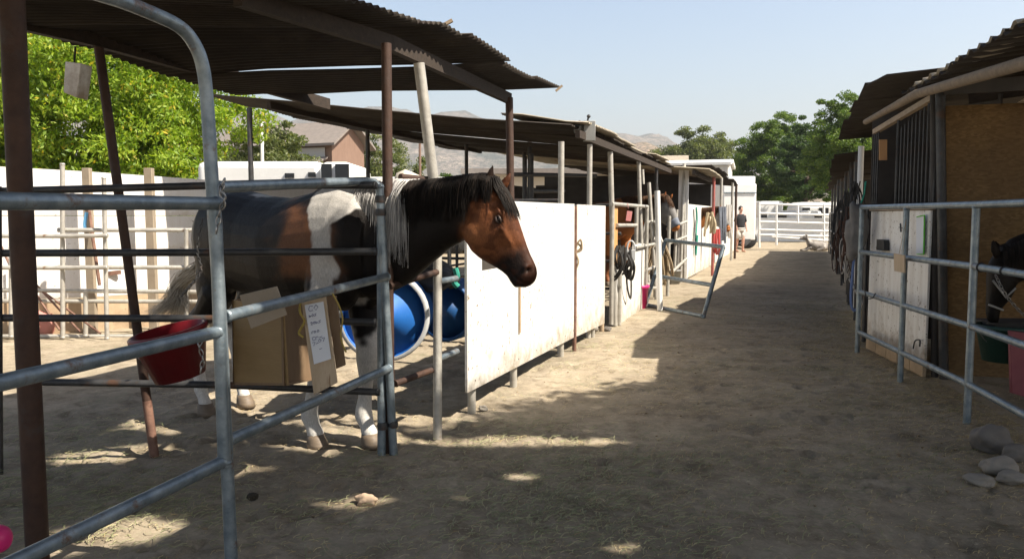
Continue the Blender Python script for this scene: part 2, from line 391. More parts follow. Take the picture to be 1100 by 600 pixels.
# ------------------------------------------------------------------ ground
def gz(x, y):
    d = math.hypot(x, y); k = 1/(1+(d/16)**2)
    z = .030*noise.noise(Vector((x*.55, y*.55, 3)))+.016*noise.noise(Vector((x*1.9, y*1.9, 8)))
    rut = -.02*math.exp(-((x-(-.3+.34*y+.9))/.5)**2)
    return (z+rut)*k
PRINTS = {}
pr = random.Random(77)
for i_ in range(620):
    y_ = 2.4+6.5*pr.random(); e_ = -2.236+.34*y_
    x_ = e_+pr.uniform(-3.2, .6) if pr.random() < .66 else e_+pr.uniform(.4, 3.4)
    PRINTS.setdefault((int(x_*4+100), int(y_*4+100)), []).append((x_, y_, pr.uniform(.045, .075), pr.uniform(.008, .026), pr.uniform(0, PI)))
def gz_fine(x, y):
    z = gz(x, y); d = math.hypot(x, y)
    if d < 12:
        kx, ky = int(x*4+100), int(y*4+100)
        for ax_ in (-1, 0, 1):
            for ay_ in (-1, 0, 1):
                for (hx_, hy_, hr_, hd_, ha_) in PRINTS.get((kx+ax_, ky+ay_), ()):
                    dx_, dy_ = x-hx_, y-hy_; u_ = dx_*math.cos(ha_)+dy_*math.sin(ha_); v_ = (dy_*math.cos(ha_)-dx_*math.sin(ha_))*1.3
                    q_ = math.hypot(u_, v_)/hr_
                    if q_ < 2: z += hd_*(-math.exp(-q_**4)+.55*math.exp(-((q_-1.25)/.3)**2))
    if d < 22:
        pen = 1.0 if x < -2.236+.34*y+.3 else .45            # churned by hooves inside the pens
        e = max(0, min(1, (x-(1.9+.3*y))/.8)) if y < 12 else 0
        q = noise.noise(Vector((x*6, y*6, 1))); z += (.008+.016*pen+.012*e)*q/(1+(d/9)**2)
        z += .010*(pen+.5*e)*abs(noise.noise(Vector((x*13, y*13, 5))))
    return z
def axis(lo, hi, step, far, g=1.22):
    a = list(np.arange(lo, hi+1e-6, step)); s = step
    while a[-1] < far: s *= g; a.append(a[-1]+s)
    s = step
    while a[0] > -far: s *= g; a.insert(0, a[0]-s)
    return a
xs = axis(-4.5, 4.6, .036, 3600); ys = axis(1.9, 9.5, .036, 3600)
gv = [(x, y, gz_fine(x, y) if -30 < x < 30 and -10 < y < 40 else gz(x, y)) for y in ys for x in xs]
nx = len(xs); gf = [(j*nx+i, j*nx+i+1, (j+1)*nx+i+1, (j+1)*nx+i) for j in range(len(ys)-1) for i in range(nx-1)]
me = bpy.data.meshes.new('ground'); me.from_pydata(gv, [], gf)
def dirt():
    m, nt, p = newmat('dry_trampled_dirt'); v = coords(nt, coord='Object')
    c = ramp(nt, noise_n(nt, v, 1.1, 8, .62), [(.3, (.27, .225, .165)), (.5, (.34, .285, .21)), (.72, (.41, .35, .265))])
    f = ramp(nt, noise_n(nt, v, 9, 8, .7), [(.38, (.82, .82, .82)), (.62, (1.07, 1.07, 1.07))])
    c = mix(nt, 1, c, f, 'MULTIPLY')
    dk = ramp(nt, noise_n(nt, v, 3.3, 7, .75), [(.36, (.66, .64, .60)), (.52, (1, 1, 1))]); c = mix(nt, 1, c, dk, 'MULTIPLY')
    pale = ramp(nt, noise_n(nt, v, 22, 6, .8), [(.58, W), (.68, B)]); c = mix(nt, pale, c, (.46, .39, .28))
    hay = ramp(nt, noise_n(nt, v, 1.7, 6, .7), [(.48, W), (.62, B)])
    fine = ramp(nt, noise_n(nt, v, 45, 5, .7), [(.5, W), (.62, B)])
    k = N(nt, 'ShaderNodeMath', operation='MULTIPLY'); nt.links.new(hay, k.inputs[0]); nt.links.new(fine, k.inputs[1])
    c = mix(nt, k.outputs[0], c, (.22, .22, .14))
    g = ramp(nt, noise_n(nt, v, 90, 3, .6), [(.3, (.85, .85, .85)), (.7, (1.1, 1.1, 1.1))])
    c = mix(nt, .8, c, g, 'MULTIPLY')
    nt.links.new(c, p.inputs['Base Color']); p.inputs['Roughness'].default_value = .95; p.inputs['Specular IOR Level'].default_value = .15
    b1 = bump(nt, p, noise_n(nt, v, 14, 8, .65), .6, .014)
    bump(nt, p, noise_n(nt, v, 120, 4, .7), .5, .003, b1); return m
me.materials.append(dirt()); me.polygons.foreach_set('use_smooth', [True]*len(me.polygons))
go = bpy.data.objects.new('ground', me); COL.objects.link(go); tag(go, 'dry trampled dirt aisle and pens strewn with hay', kind='structure')

# loose straw and hay on the dirt
def litter(name, label, pts, mt, l0, l1, w=.003, lift=.012):
    vs = []; fs = []
    for x, y in pts:
        a = random.uniform(0, PI); l = random.uniform(l0, l1)/2; z = gz_fine(x, y)+random.uniform(.002, lift)
        dx, dy = math.cos(a)*l, math.sin(a)*l; nx_, ny_ = -math.sin(a)*w/2, math.cos(a)*w/2; t = random.uniform(-.3, .3)*l
        m_ = random.uniform(.0, .25)*l; o = len(vs)
        vs += [(x-dx-nx_, y-dy-ny_, z-t), (x-dx+nx_, y-dy+ny_, z-t+w*.6), (x+m_*nx_/w*2, y+m_*ny_/w*2, z+w+m_*.4), (x+m_*nx_/w*2+nx_*2, y+m_*ny_/w*2+ny_*2, z+w*1.4+m_*.4), (x+dx-nx_, y+dy-ny_, z+t), (x+dx+nx_, y+dy+ny_, z+t+w*.6)]
        fs += [(o, o+1, o+3, o+2), (o+2, o+3, o+5, o+4)]
    me = bpy.data.meshes.new(name); me.from_pydata(vs, [], fs)
    o = put(name, me, M[mt]); tag(o, label, 'straw', kind='stuff'); return o
pts = []
for i in range(24000):
    y = 2.3+12*random.random()**1.8; x = random.uniform(-2.4, 1)+.34*y*1.0+random.uniform(0, 1.6)
    if noise.noise(Vector((x*1.2, y*1.2, 0))) > -.12 or random.random() < .25: pts.append((x, y))
for i in range(15000):                                  # bedding piled along the right-hand stalls
    y = random.uniform(3, 12); e = RF(y).x; x = e-abs(random.gauss(0, .55))+.35; pts.append((x, y))
for i in range(2500):
    y = random.uniform(2.6, 7); pts.append((random.uniform(-2.9, -.6), y))
litter('straw_litter', 'short pale straw stalks scattered over the dirt', pts, 'straw', .015, .05, .0022, .006)
pts = []
HAYP = [(560, 462, .30, 260), (625, 497, .34, 330), (690, 505, .30, 260), (600, 520, .3, 200), (560, 545, .33, 420), (640, 545, .25, 260), (545, 580, .25, 200), (690, 575, .28, 260), (760, 490, .35, 160), (510, 480, .2, 80), (700, 330, .5, 200), (640, 372, .4, 160), (905, 330, .7, 260), (890, 400, .5, 200), (600, 395, .3, 60), (790, 560, .3, 160), (420, 500, .3, 160), (60, 470, .4, 420), (35, 520, .4, 520), (90, 560, .4, 520), (160, 540, .25, 200), (850, 520, .4, 140), (330, 560, .3, 160), (980, 500, .5, 300), (930, 440, .5, 260)]
for px, py, s, n in HAYP:
    c = G(px, py)
    for i in range(int(n*1.7)): pts.append((c.x+random.gauss(0, s), c.y+random.gauss(0, s*.7)))
litter('hay_wisps', 'loose green hay wisps lying in patches on the dirt', pts, 'hay', .02, .08, .0028, .02)
mb = MB()
for i in range(600):
    y = 2.3+10*random.random()**1.5; x = random.uniform(-3, 3.2)+.2*y; r = random.uniform(.003, .010)
    mb.blob((x, y, gz_fine(x, y)+r*.2), (r*random.uniform(.8, 1.5), r, r*.7), 1, .3, i)
tag(obj('dirt_clods', mb, mat('dirt_clod', (.22, .16, .10), (.34, .26, .17), 3, .95)), 'small dirt clods and pebbles littering the ground', 'dirt clods', kind='stuff')

# ------------------------------------------------------------------ hills
def hills(name, label, D, x0, x1, crest, depth, mt, seed):
    """crest: list of (photo x, height m)"""
    nxn, nyn = 160, 34; vs = []; fs = []
    for j in range(nyn):
        v = j/(nyn-1)
        for i in range(nxn):
            u = i/(nxn-1); X = x0+(x1-x0)*u; px = 550+F*X/D
            h = np.interp(px, [c[0] for c in crest], [c[1] for c in crest])
            p = Vector((X/D*9, v*2.2, seed)); n1 = noise.noise(p*1.5)*.5+noise.noise(p*4)*.25+noise.noise(p*9)*.12
            prof = math.sin(min(v/.62, 1)*PI/2)**.9 if v < .62 else math.cos((v-.62)/.38*PI/2)
            z = h*prof*(1+.32*n1*math.sin(v*PI))-1
            vs.append((X, D-depth*.62+depth*v, z))
    for j in range(nyn-1):
        for i in range(nxn-1): fs.append((j*nxn+i, j*nxn+i+1, (j+1)*nxn+i+1, (j+1)*nxn+i))
    me = bpy.data.meshes.new(name); me.from_pydata(vs, [], fs); me.polygons.foreach_set('use_smooth', [True]*len(me.polygons))
    me.materials.append(mt); o = bpy.data.objects.new(name, me); COL.objects.link(o); tag(o, label, kind='structure'); return o
def scrub(name, a, b, c):
    m, nt, p = newmat(name); v = coords(nt)
    col = ramp(nt, noise_n(nt, v, .012, 10, .7), [(.38, a), (.55, b), (.68, c)])
    sp = ramp(nt, noise_n(nt, v, .11, 8, .75), [(.44, (.45, .5, .42)), (.56, (1.15, 1.12, 1.1))])
    nt.links.new(mix(nt, 1, col, sp, 'MULTIPLY'), p.inputs['Base Color']); p.inputs['Roughness'].default_value = 1
    bump(nt, p, noise_n(nt, v, .03, 8, .7), 1, 12); return m
hills('far_hills', 'hazy grey scrub covered mountain ridge in the distance', 1900, -3200, 3200, [(-900, 150), (0, 235), (260, 232), (430, 225), (600, 190), (690, 178), (745, 120), (900, 60), (1400, 90)], 1300, scrub('far_scrub', (.07, .08, .06), (.20, .17, .14), (.30, .25, .20)), 3.3)
hills('near_hill', 'dry tan hill with dark green scrub beyond the stables', 900, -500, 900, [(200, 0), (560, 40), (640, 72), (668, 84), (700, 78), (740, 55), (820, 30), (1100, 10), (1600, 5)], 500, scrub('near_scrub', (.10, .10, .05), (.30, .22, .15), (.38, .29, .2)), 7.7)

# ------------------------------------------------------------------ corrugated roofs
def corr(parent, fr, bk, t0, t1, pitch, amp, sheet, mt, seed, rough=.05, rib=False, name='roof_sheet', zj=.012):
    """lapped corrugated sheets; fr(t), bk(t): front and back edge"""
    rd = random.Random(seed); t = t0; k = 0
    while t < t1-.05:
        e = min(t+sheet*rd.uniform(.92, 1.08), t1); dz = (k % 2)*zj+rd.uniform(0, zj); j0 = rd.uniform(-rough, rough); j1 = rd.uniform(-rough, rough)
        A, Bk = fr(t), fr(e+.03); L = (Bk-A).length; n = max(6, int(L/pitch*6)); rows = 5; vs = []; fs = []; sw = rd.uniform(-.015, .015)
        for r_ in range(rows):
            q = r_/(rows-1)
            for i in range(n+1):
                s = t+(e+.03-t)*i/n; a = fr(s); b = bk(s); d = (b-a); d.normalize()
                p = (a-d*j0).lerp(b+d*j1, q); ph = L*i/n/pitch*2*PI
                h = amp*math.sin(ph) if not rib else (amp*2 if math.cos(ph) > .72 else 0)
                vs.append(p+Vector((0, 0, h+dz+sw*math.sin(q*PI)*1.2-.012*math.sin(q*PI*2)+.006*noise.noise(Vector((s*2, q*2, seed))))))
        for r_ in range(rows-1):
            for i in range(n): o = r_*(n+1)+i; fs.append((o, o+1, o+n+2, o+n+1))
        me = bpy.data.meshes.new(name); me.from_pydata(vs, [], fs)
        ob = put(name, me, M[mt], parent, True); so_ = ob.modifiers.new('s', 'SOLIDIFY'); so_.thickness = .0025
        t = e; k += 1
def knot(ks):
    D = [k[0] for k in ks]
    return lambda t: Vector([float(np.interp(t, D, [k[i] for k in ks])) for i in (1, 2, 3)])
def pole(parent, name, pts, r, m, n=12): return obj(name, MB().tube(pts, r, n), m, parent)

M['pole_dim'] = mat('weathered_pole_wood', (.16, .12, .08), (.24, .18, .12), 5, .85, 0, .5, 30, stretch=(1, 4, 4))
# left shelter nearest the camera
s1 = thing('pen_shelter', 'dark rusty corrugated shade roof on pipe posts over the bay horse', 'shelter', LF(5), 'corrugated shade roofs')
f1 = knot([(d, -2.236+.34*d, d, z) for d, z in ((.3, 2.45), (3.93, 2.45), (4.86, 2.53), (5.34, 2.63), (5.83, 2.62), (6.78, 2.585), (7.89, 2.62))])
zb = [(.3, 2.35), (4.1, 2.32), (4.43, 2.38), (4.86, 2.33), (5.39, 2.28), (5.84, 2.26), (6.5, 2.35)]
def b1(t):
    d = .3+(t-.3)*(6.2/7.59); return Vector((-4.0+.34*d, d, float(np.interp(d, [a for a, _ in zb], [b for _, b in zb]))))
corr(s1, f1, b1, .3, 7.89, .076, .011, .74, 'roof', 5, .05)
obj('debris', MB().bar(U(475, 28, 5.5), U(486, 22, 5.5), .03, .02).bar(U(440, 20, 5.1), U(428, 25, 5.0), .05, .012).bar(U(597, 98, 7.7), U(604, 92, 7.7), .02, .02), 'pole_wood', s1)
obj('beam', MB().bar(U(255, -4, 3.75), U(420, 47, 4.95), .05, .09).bar(U(418, 46, 4.93), U(547, 106, 7.4), .05, .09), 'beam', s1)
obj('beam', MB().bar(U(-40, 8, 3.8), U(105, 42, 4.62), .05, .09).bar(U(103, 41.5, 4.6), U(352, 112, 6.95), .05, .09), 'beam', s1)
for a, b in (((180, -6), (380, -4)), ((130, 48), (470, 62))):
    pass
pole(s1, 'post', [U(415, 47, 4.72), U(419, 495, 4.66)], .030, 'rust')
pole(s1, 'post', [U(105, 43, 4.62), U(105, 43, 4.62).lerp(G(166, 490), .86)], .026, 'rust'); pole(s1, 'post', [U(105, 43, 4.62).lerp(G(166, 490), .86), G(166, 490)], .0262, 'rust_pale')  # peach foot stands in for sunlight on it, dark upper length for shade
pole(s1, 'post', [U(547, 105, 7.3), G(551, 399)], .034, 'rust')
pole(s1, 'post', [U(450, 68, 5.0), U(466, 196, 5.06), U(471, 262, 5.1)], .034, 'galv_pale')
pole(s1, 'post', [U(470, 250, 5.13), G(470, 472)], .028, 'galv_pale')
pole(s1, 'post', [U(12, -20, 3.0), U(24, 260, 3.06), G(41, 606)], .043, 'rust')
# second shelter
s2 = thing('pen_shelter', 'long dark corrugated shade roof with lamp box, second from the bay horse', 'shelter', LF(11), 'corrugated shade roofs')
f2 = knot([(d, -2.236+.34*d+.0, d, z) for d, z in ((8.55, 2.34), (10, 2.36), (12, 2.33), (15.4, 2.32))])
def b2(t):
    p = f2(t); q = p+AP*4.6; q.z = float(np.interp(t, [8.55, 10, 12, 15.4], [2.87, 2.80, 2.80, 2.78])); return q
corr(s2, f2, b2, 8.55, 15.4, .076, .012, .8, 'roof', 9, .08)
corr(s2, lambda t: f2(t)+Vector((.02, 0, .05)), lambda t: f2(t)+AP*.9+Vector((0, 0, .17)), 8.7, 15.2, .076, .012, 1.5, 'roof_pale', 11, .08)
obj('beam', MB().bar(LF(8.6, 2.26), LF(15.3, 2.24), .05, .08), 'beam', s2)
obj('beam', MB().bar(LB(8.6, 3.8, 2.72), LB(15.3, 3.8, 2.7), .05, .08), 'beam', s2)
for px, yt, m, r, lean in ((605.5, 152, 'galv_pale', .03, 0), (635.5, 155, 'galv_pale', .03, 0), (657, 163, 'galv_pale', .034, 7), (687, 172, 'galv_pale', .03, 7), (706, 178, 'galv_dark', .026, 0)):
    d = DLp = 2.236/(.34-(px-550)/870); p = LF(d, Zat(yt, d)); q = LF(d+.0, 0); q.x += lean/870*d
    pole(s2, 'post', [p-AP*-.03, q-AP*-.03], r, m)
for px, D in ((269, 9.9), (395, 12.3), (501, 14.4), (563, 15.2), (569, 13.0)):
    pole(s2, 'post', [U(px, 160, D).xy.to_3d()+Vector((0, 0, 2.7 if px < 510 else 2.6)), U(px, 160, D).xy.to_3d()], .032, 'galv_dark')
lb = thing('lamp_box', 'grey electrical box with floodlight fixed on the roof edge', 'lamp box', U(632, 150, 8.9))
obj('box', MB().box(U(633, 141, 8.9), (.125, .10, .215)), 'grey_box', lb, bevel=.006)
mb = MB(); mb.lathe([(.015, -.05), (.05, -.02), (.075, .05), (.07, .055), (.0, .04)], 16, U(624.5, 138, 8.95), Vector((-.8, -.3, .3)).to_track_quat('Z', 'Y').to_matrix())
obj('floodlight', mb, 'grey_box', lb)
obj('sensor', MB().tube([U(631, 131, 8.9), U(632, 126, 8.9)], .01).blob(U(632.5, 125, 8.9), (.022, .03, .02), 2, .1), 'black_rubber', lb)
# third and fourth
s3 = thing('pen_shelter', 'pale edged corrugated shade roof on a wide white post', 'shelter', LF(18), 'corrugated shade roofs')
def f3(t): return LF(t, 2.33)+Vector((.62, 0, 0))
def b3(t): q = f3(t)+AP*4.6; q.z = 2.80; return q
corr(s3, f3, b3, 16.4, 20.2, .076, .018, .9, 'roof_pale', 21, .05)
obj('beam', MB().bar(LF(16.5, 2.28)+Vector((.3, 0, 0)), LF(20.2, 2.28)+Vector((.3, 0, 0)), .06, .1), 'beam', s3)
obj('post', MB().box(LF(17.3, 1.2)+Vector((0, 0, 0)), (.20, .10, 2.4), Matrix.Rotation(-R(19), 3, 'Z')), 'white_paint', s3)
pole(s3, 'post', [U(735, 176, 17.3), LF(17.0)], .035, 'galv_pale'); pole(s3, 'post', [U(767, 190, 19.0), U(767, 200, 19.0).xy.to_3d()], .035, 'red_pipe')
s4 = thing('pen_shelter', 'farthest dark shade roof of the left row beside the white trailer', 'shelter', LF(24), 'corrugated shade roofs')
f4 = knot([(20.6, 5.15, 20.6, 2.68), (23, 6.0, 23, 2.62), (27, 7.5, 27, 2.38)])
def b4(t): q = f4(t)+AP*4; q.z = 2.75; return q
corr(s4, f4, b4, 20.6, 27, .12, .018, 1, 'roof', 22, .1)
for px, D, m in ((787, 25.4, 'galv_pale'), (775, 22.5, 'galv_pale'), (791, 26.6, 'rust')): pole(s4, 'post', [U(px, 195, D).xy.to_3d()+Vector((0, 0, 2.45)), U(px, 195, D).xy.to_3d()], .04, m)

# right row
BP = Vector((.947, -.322, 0))
s5 = thing('pen_shelter', 'ribbed corrugated roof with wooden eave pole over the boarded stall on the right', 'shelter', RF(5.5)+BP*.5, 'corrugated shade roofs')
f5 = knot([(-1.5, 1.83, -1.5, 2.52), (4.6, 2.92, 4.6, 2.49), (6.55, 3.29, 6.55, 2.44), (7.2, 3.40, 7.2, 2.44)])
def b5(t): q = f5(t)+BP*4.2; q.z = 2.92; return q
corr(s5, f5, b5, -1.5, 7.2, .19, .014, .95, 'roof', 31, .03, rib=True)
corr(s5, lambda t: f5(t)+Vector((0, 0, .03)), lambda t: f5(t)+BP*.5+Vector((0, 0, .09)), 2.0, 6.9, .19, .014, .95, 'roof_pale', 33, .03, rib=True)
pole(s5, 'eave_pole', [U(1240, 40, 3.6), U(1100, 68, 4.8), U(985, 101, 6.6), U(930, 131, 8.2)], [.042, .042, .038, .028], 'pole_dim')
obj('rafter', MB().bar(U(1008, 96, 6.95), U(1180, 84, 5.6), .05, .10), 'dark_board', s5)
obj('rafter', MB().bar(U(1040, 118, 7.6)+Vector((0, 0, .1)), U(1200, 95, 7.0)+Vector((0, 0, .1)), .05, .09), 'beam', s5)
obj('rafter', MB().bar(U(1075, 128, 9.0), U(1130, 95, 5.8), .07, .07), 'pole_wood', s5)
pole(s5, 'post', [U(1010, 92, 6.9), U(1014, 405, 6.9).xy.to_3d()], .038, 'galv_dark')
pole(s5, 'post', [U(1003, 95, 7.0), U(1004, 405, 7.0).xy.to_3d()], .03, 'dark_board')
s6 = thing('pen_shelter', 'dark overhanging shade roof behind the ribbed roof on the right', 'shelter', RF(10)+BP*.5, 'corrugated shade roofs')
f6 = knot([(7.1, 3.20, 7.1, 2.60), (8.0, 3.42, 8.0, 2.66), (9.5, 3.95, 9.5, 2.62), (11.4, 4.64, 11.4, 2.74), (13.0, 5.2, 13, 2.6)])
def b6(t): q = f6(t)+BP*4.2; q.z = 2.95; return q
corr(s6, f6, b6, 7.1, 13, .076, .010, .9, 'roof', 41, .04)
s7 = thing('pen_shelter', 'low shade roof at the middle of the right row', 'shelter', RF(17)+BP*.5, 'corrugated shade roofs')
f7 = knot([(12.6, 4.92, 12.6, 2.32), (20, 7.85, 20, 2.28)])
def b7(t): q = f7(t)+BP*4.2; q.z = 2.8; return q
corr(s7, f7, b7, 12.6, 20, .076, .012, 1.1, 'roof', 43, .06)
s8 = thing('pen_shelter', 'last shade roof of the right row near the far gate', 'shelter', RF(26)+BP*.5, 'corrugated shade roofs')
f8 = knot([(19.6, 7.75, 19.6, 2.38), (32, 12.35, 32, 2.4)])
def b8(t): q = f8(t)+BP*4.2; q.z = 2.9; return q
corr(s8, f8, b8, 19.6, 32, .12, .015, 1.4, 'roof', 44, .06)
for s, ds in ((s6, (8.8, 11.8, 12.7)), (s7, (14.5, 17.0, 19.6)), (s8, (22.5, 26, 30))):
    for d in ds: p = RF(d)+BP*.15; pole(s, 'post', [p+Vector((0, 0, 2.4)), p], .04, 'galv_dark' if d != 11.8 else 'white_paint')

# ------------------------------------------------------------------ pipe panels
def railing(name, label, cat, rails, ups, m, group, r=.021, joints=True):
    """rails, ups: lists of point lists; every rail and upright is a part"""
    allp = [p for q in rails+ups for p in q]; base = Vector((sum(p.x for p in allp)/len(allp), sum(p.y for p in allp)/len(allp), 0))
    t = thing(name, label, cat, base, group)
    def fit(q, rr):
        mb = MB().tube(q, rr, 12)
        for a, b in ((q[0], q[1]), (q[-1], q[-2])):      # weld bead at each end
            u = (b-a).normalized(); mb.tube([a+u*.006, a+u*.014, a+u*.022], [rr*1.02, rr*1.16, rr*1.02], 12, False)
        return mb
    for q in rails: obj('rail', fit(q, r), m, t)
    for q in ups: obj('upright', fit(q, r*1.03), m, t)
    return t
GP = 'pipe corral panels'
# arched walk-through frame at the near gate
gf_ = thing('gate_arch', 'tall bent pipe arch framing the nearest gate', 'gate frame', U(248, 620, 3.05).xy.to_3d())
pts = [U(250, 633, 3.05), U(237, 350, 3.05), U(228, 200, 3.05), U(222.5, 110, 3.05), U(217, 68, 3.03), U(206, 43, 3.0), U(190, 27, 2.94), U(160, 13, 2.84), U(130, 1, 2.7), U(100, -9, 2.5)]
a = pts[-1]; pts += [a+Vector((-.10, -.35, 0)), a+Vector((-.2, -.62, -.05)), a+Vector((-.25, -.72, -.22)), Vector((a.x-.27, a.y-.76, 1.2)), Vector((a.x-.27, a.y-.76, 0))]
obj('pipe', MB().tube(spline(pts, 5), .0245, 16), 'galv', gf_)
A = lambda px, py: U(px, py, 3.02)
e = A(234, 218)-U(0, 216, 2.05)
# swing gate
def back_to(p, q, k=.75): return p+(p-q)*k
g1 = railing('swing_gate', 'scuffed pipe gate standing open at the left front', 'gate',
    [[A(234, 218.5), U(0, 216, 2.05), back_to(U(0, 216, 2.05), A(234, 218.5))],
     [A(235, 356), U(0, 411, 2.05), back_to(U(0, 411, 2.05), A(235, 356))],
     [A(240, 495), U(20, 601, 2.17), back_to(U(20, 601, 2.17), A(240, 495), .9)]],
    [[A(229, 212), A(232, 240), A(241, 500)]], 'galv', 'gates', .0235)
# long panel from the arch to the corner posts
pa = lambda px, py: U(px, py, 3.08); pb = lambda px, py: U(px, py, 4.6)
railing('corral_panel', 'nearest sloping three-rail panel beside the bay horse, notice board hanging on it', 'corral panel',
    [[pa(232, 201), pb(392, 194.5), pb(402, 196), pb(409, 203)], [pa(241, 340), pb(416, 297)], [pa(243, 474), pb(418, 395)]],
    [[pb(407.5, 198), pb(413, 300), U(423, 492, 4.62)], [U(409, 240, 4.66), U(410, 497, 4.6)]], 'galv', GP, .0235)
for px, py, D, lab in ((408.3, 214, 4.6, 'upper pipe clamp at the top of the corner post'), (409, 228, 4.6, 'second pipe clamp below the top of the corner post'), (410.8, 457, 4.6, 'pipe clamp low on the left corner post'), (422, 455, 4.62, 'pipe clamp low on the right corner post')):
    tag(obj('pipe_clamp', MB().lathe([(.028, -.02), (.032, 0), (.028, .02)], 14, U(px, py, D)), 'galv_dark'), lab, 'clamp')
# dark panel across the front of the horse
fa = lambda px, py: U(px, py, 4.38); fb = lambda px, py: U(px, py, 4.5)
railing('corral_panel', 'dark four-rail pipe panel running behind the red bucket and past the horse flank', 'corral panel',
    [[fa(-60, 207), fb(236, 199), fb(405, 199)], [fa(-60, 272), fb(236, 271), fb(405, 270)], [fa(-60, 341), fb(236, 342), fb(405, 346)], [fa(-20, 409), fb(236, 413), fb(408, 421)]],
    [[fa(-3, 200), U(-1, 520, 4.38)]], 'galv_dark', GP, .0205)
# brown rails between corner post and next post
railing('corral_panel', 'short rusty two-rail length under the horse neck', 'corral panel',
    [[U(418, 307, 4.66), U(470, 292, 5.1)], [U(424, 412, 4.66), U(470, 395, 5.1)], [U(430, 190, 4.9), U(470, 194, 5.15), U(500, 196, 5.5)]],
    [], 'rust', GP, .02)
railing('corral_panel', 'short pale rails joining the leaning post to the white boards', 'corral panel',
    [[U(471, 302, 5.13), U(490, 299, 5.45)], [U(471, 385, 5.13), U(491, 377, 5.45)]], [], 'galv', GP, .02)
# chains
def chain(name, label, pts, lk=.028, r=.0032, m='chain'):
    P = spline(pts, 10); mb = MB(); acc = 0; last = P[0]; k = 0
    L = sum((P[i+1]-P[i]).length for i in range(len(P)-1)); n = max(4, int(L/(lk*.72)))
    for j in range(n):
        t = j/(n-1)*(len(P)-1); i = min(int(t), len(P)-2); c = P[i].lerp(P[i+1], t-i); d = (P[i+1]-P[i]).normalized()
        a = Vector((0, 1, .1)) if k % 2 else Vector((1, .2, .1)); s = d.cross(a).normalized()
        ring = [c+d*math.cos(q)*lk*.62+s*math.sin(q)*lk*.3 for q in [2*PI*x/10 for x in range(11)]]
        mb.tube(ring, r, 5, False); k += 1
    o = obj(name, mb, m); return tag(o, label, 'chain')
chain('chain', 'steel chain wrapped on the pipe arch at the gate latch', [U(240, 196, 3.0), U(237, 205, 2.99), U(241, 215, 2.99), U(236, 228, 2.99), U(233, 246, 2.98)])
chain('chain', 'thin dark chain hanging behind the arch against the horse rump', [U(217, 238, 4.3), U(212, 268, 4.3), U(216, 290, 4.3), U(205, 306, 4.28), U(196, 316, 4.28)], .022, .0022, 'galv_dark')
chain('chain', 'short bright chain on the swing gate beside the red bucket', [U(214, 372, 3.6), U(218, 385, 3.6), U(216, 397, 3.6)], .028, .003)
mb = MB()
for px, py in ((283, 329), (303.5, 323), (323, 317)): mb.lathe([(.006, -.004), (.0125, -.002), (.0125, .002), (.006, .004)], 12, U(px, py, 3.45+.009*(px-283)), Matrix.Rotation(PI/2, 3, 'X')).tube([U(px, py, 3.44+.009*(px-283)), U(px, py+5, 3.44+.009*(px-283))], .004, 6)
tag(obj('hook_fastener', mb, 'chain'), 'bright small hooks along the middle rail above the feeder', 'hooks')

# ------------------------------------------------------------------ boards on the left front
def DL(px): return 2.236/(.34-(px-550)/870)
NL = Vector((.947, -.322, 0))
def board(mb, p0, p1, zb0, zb1, zt0, zt1, th=.018, n=NL):
    mb.slab([Vector((p0.x, p0.y, zb0)), Vector((p1.x, p1.y, zb1)), Vector((p1.x, p1.y, zt1)), Vector((p0.x, p0.y, zt0))], th, n)
def front_board(name, label, px0, px1, yb0, yb1, yt0, yt1, mt, posts, group='white boarded pen fronts', hole=None):
    d0, d1 = DL(px0), DL(px1); p0, p1 = LF(d0)+NL*.04, LF(d1)+NL*.04; zb0, zb1, zt0, zt1 = Zat(yb0, d0), Zat(yb1, d1), Zat(yt0, d0), Zat(yt1, d1)
    t = thing(name, label, 'pen front', LF((d0+d1)/2), group); mb = MB()
    L = lambda a, b, k: a+(b-a)*k
    if hole:
        k0, k1 = [(DL(h)-d0)/(d1-d0) for h in hole[:2]]; zh0, zh1 = hole[2:]
        for a, b, za, zb_ in ((0, k0, 0, 9), (k1, 1, 0, 9)):
            board(mb, p0.lerp(p1, a), p0.lerp(p1, b), L(zb0, zb1, a), L(zb0, zb1, b), L(zt0, zt1, a), L(zt0, zt1, b))
        board(mb, p0.lerp(p1, k0), p0.lerp(p1, k1), L(zb0, zb1, k0), L(zb0, zb1, k1), zh0, zh0)
        board(mb, p0.lerp(p1, k0), p0.lerp(p1, k1), zh1, zh1, L(zt0, zt1, k0), L(zt0, zt1, k1))
    else: board(mb, p0, p1, zb0, zb1, zt0, zt1)
    obj('board', mb, mt, t)
    for kk in range(max(2, int((d1-d0)*2.2))):
        q_ = (kk+.3)/max(2, int((d1-d0)*2.2))
        for zz in (L(zt0, zt1, q_)-.05, L(zb0, zb1, q_)+.06): obj('screw', MB().lathe([(0, 0), (.006, 0), (.005, .003), (0, .003)], 8, Vector(p0.lerp(p1, q_)[:2]+(zz,))+NL*.0175, NL.to_track_quat('Z', 'Y').to_matrix()), 'rust', t)
    for px, m in posts:
        d = DL(px); pole(t, 'post', [LF(d, -.05), LF(d, min(zt0, zt1)-.02)], .03, m)
    return t
front_board('boarded_front', 'large worn white board front beside the bay horse head', 493, 611, 421, 362, 214, 219, 'wb1', [(506, 'galv_pale'), (551.5, 'galv_pale'), (603, 'galv_pale')], hole=(509.5, 549, Zat(289, DL(520)), Zat(250, DL(520))))
front_board('boarded_front', 'narrow white board front with rope latch, second after the horse head', 614, 645, 361, 347, 219.5, 221, 'wb2', [(637, 'galv_pale'), (647, 'pole_wood')])
tag(obj('board_strip', MB().slab([LF(DL(549.5), .45)+NL*.062, LF(DL(551), .45)+NL*.062, LF(DL(551), .98)+NL*.062, LF(DL(549.5), .98)+NL*.062], .008, NL), 'pole_wood'), 'thin tan batten on the big white board below the horse muzzle', 'batten')
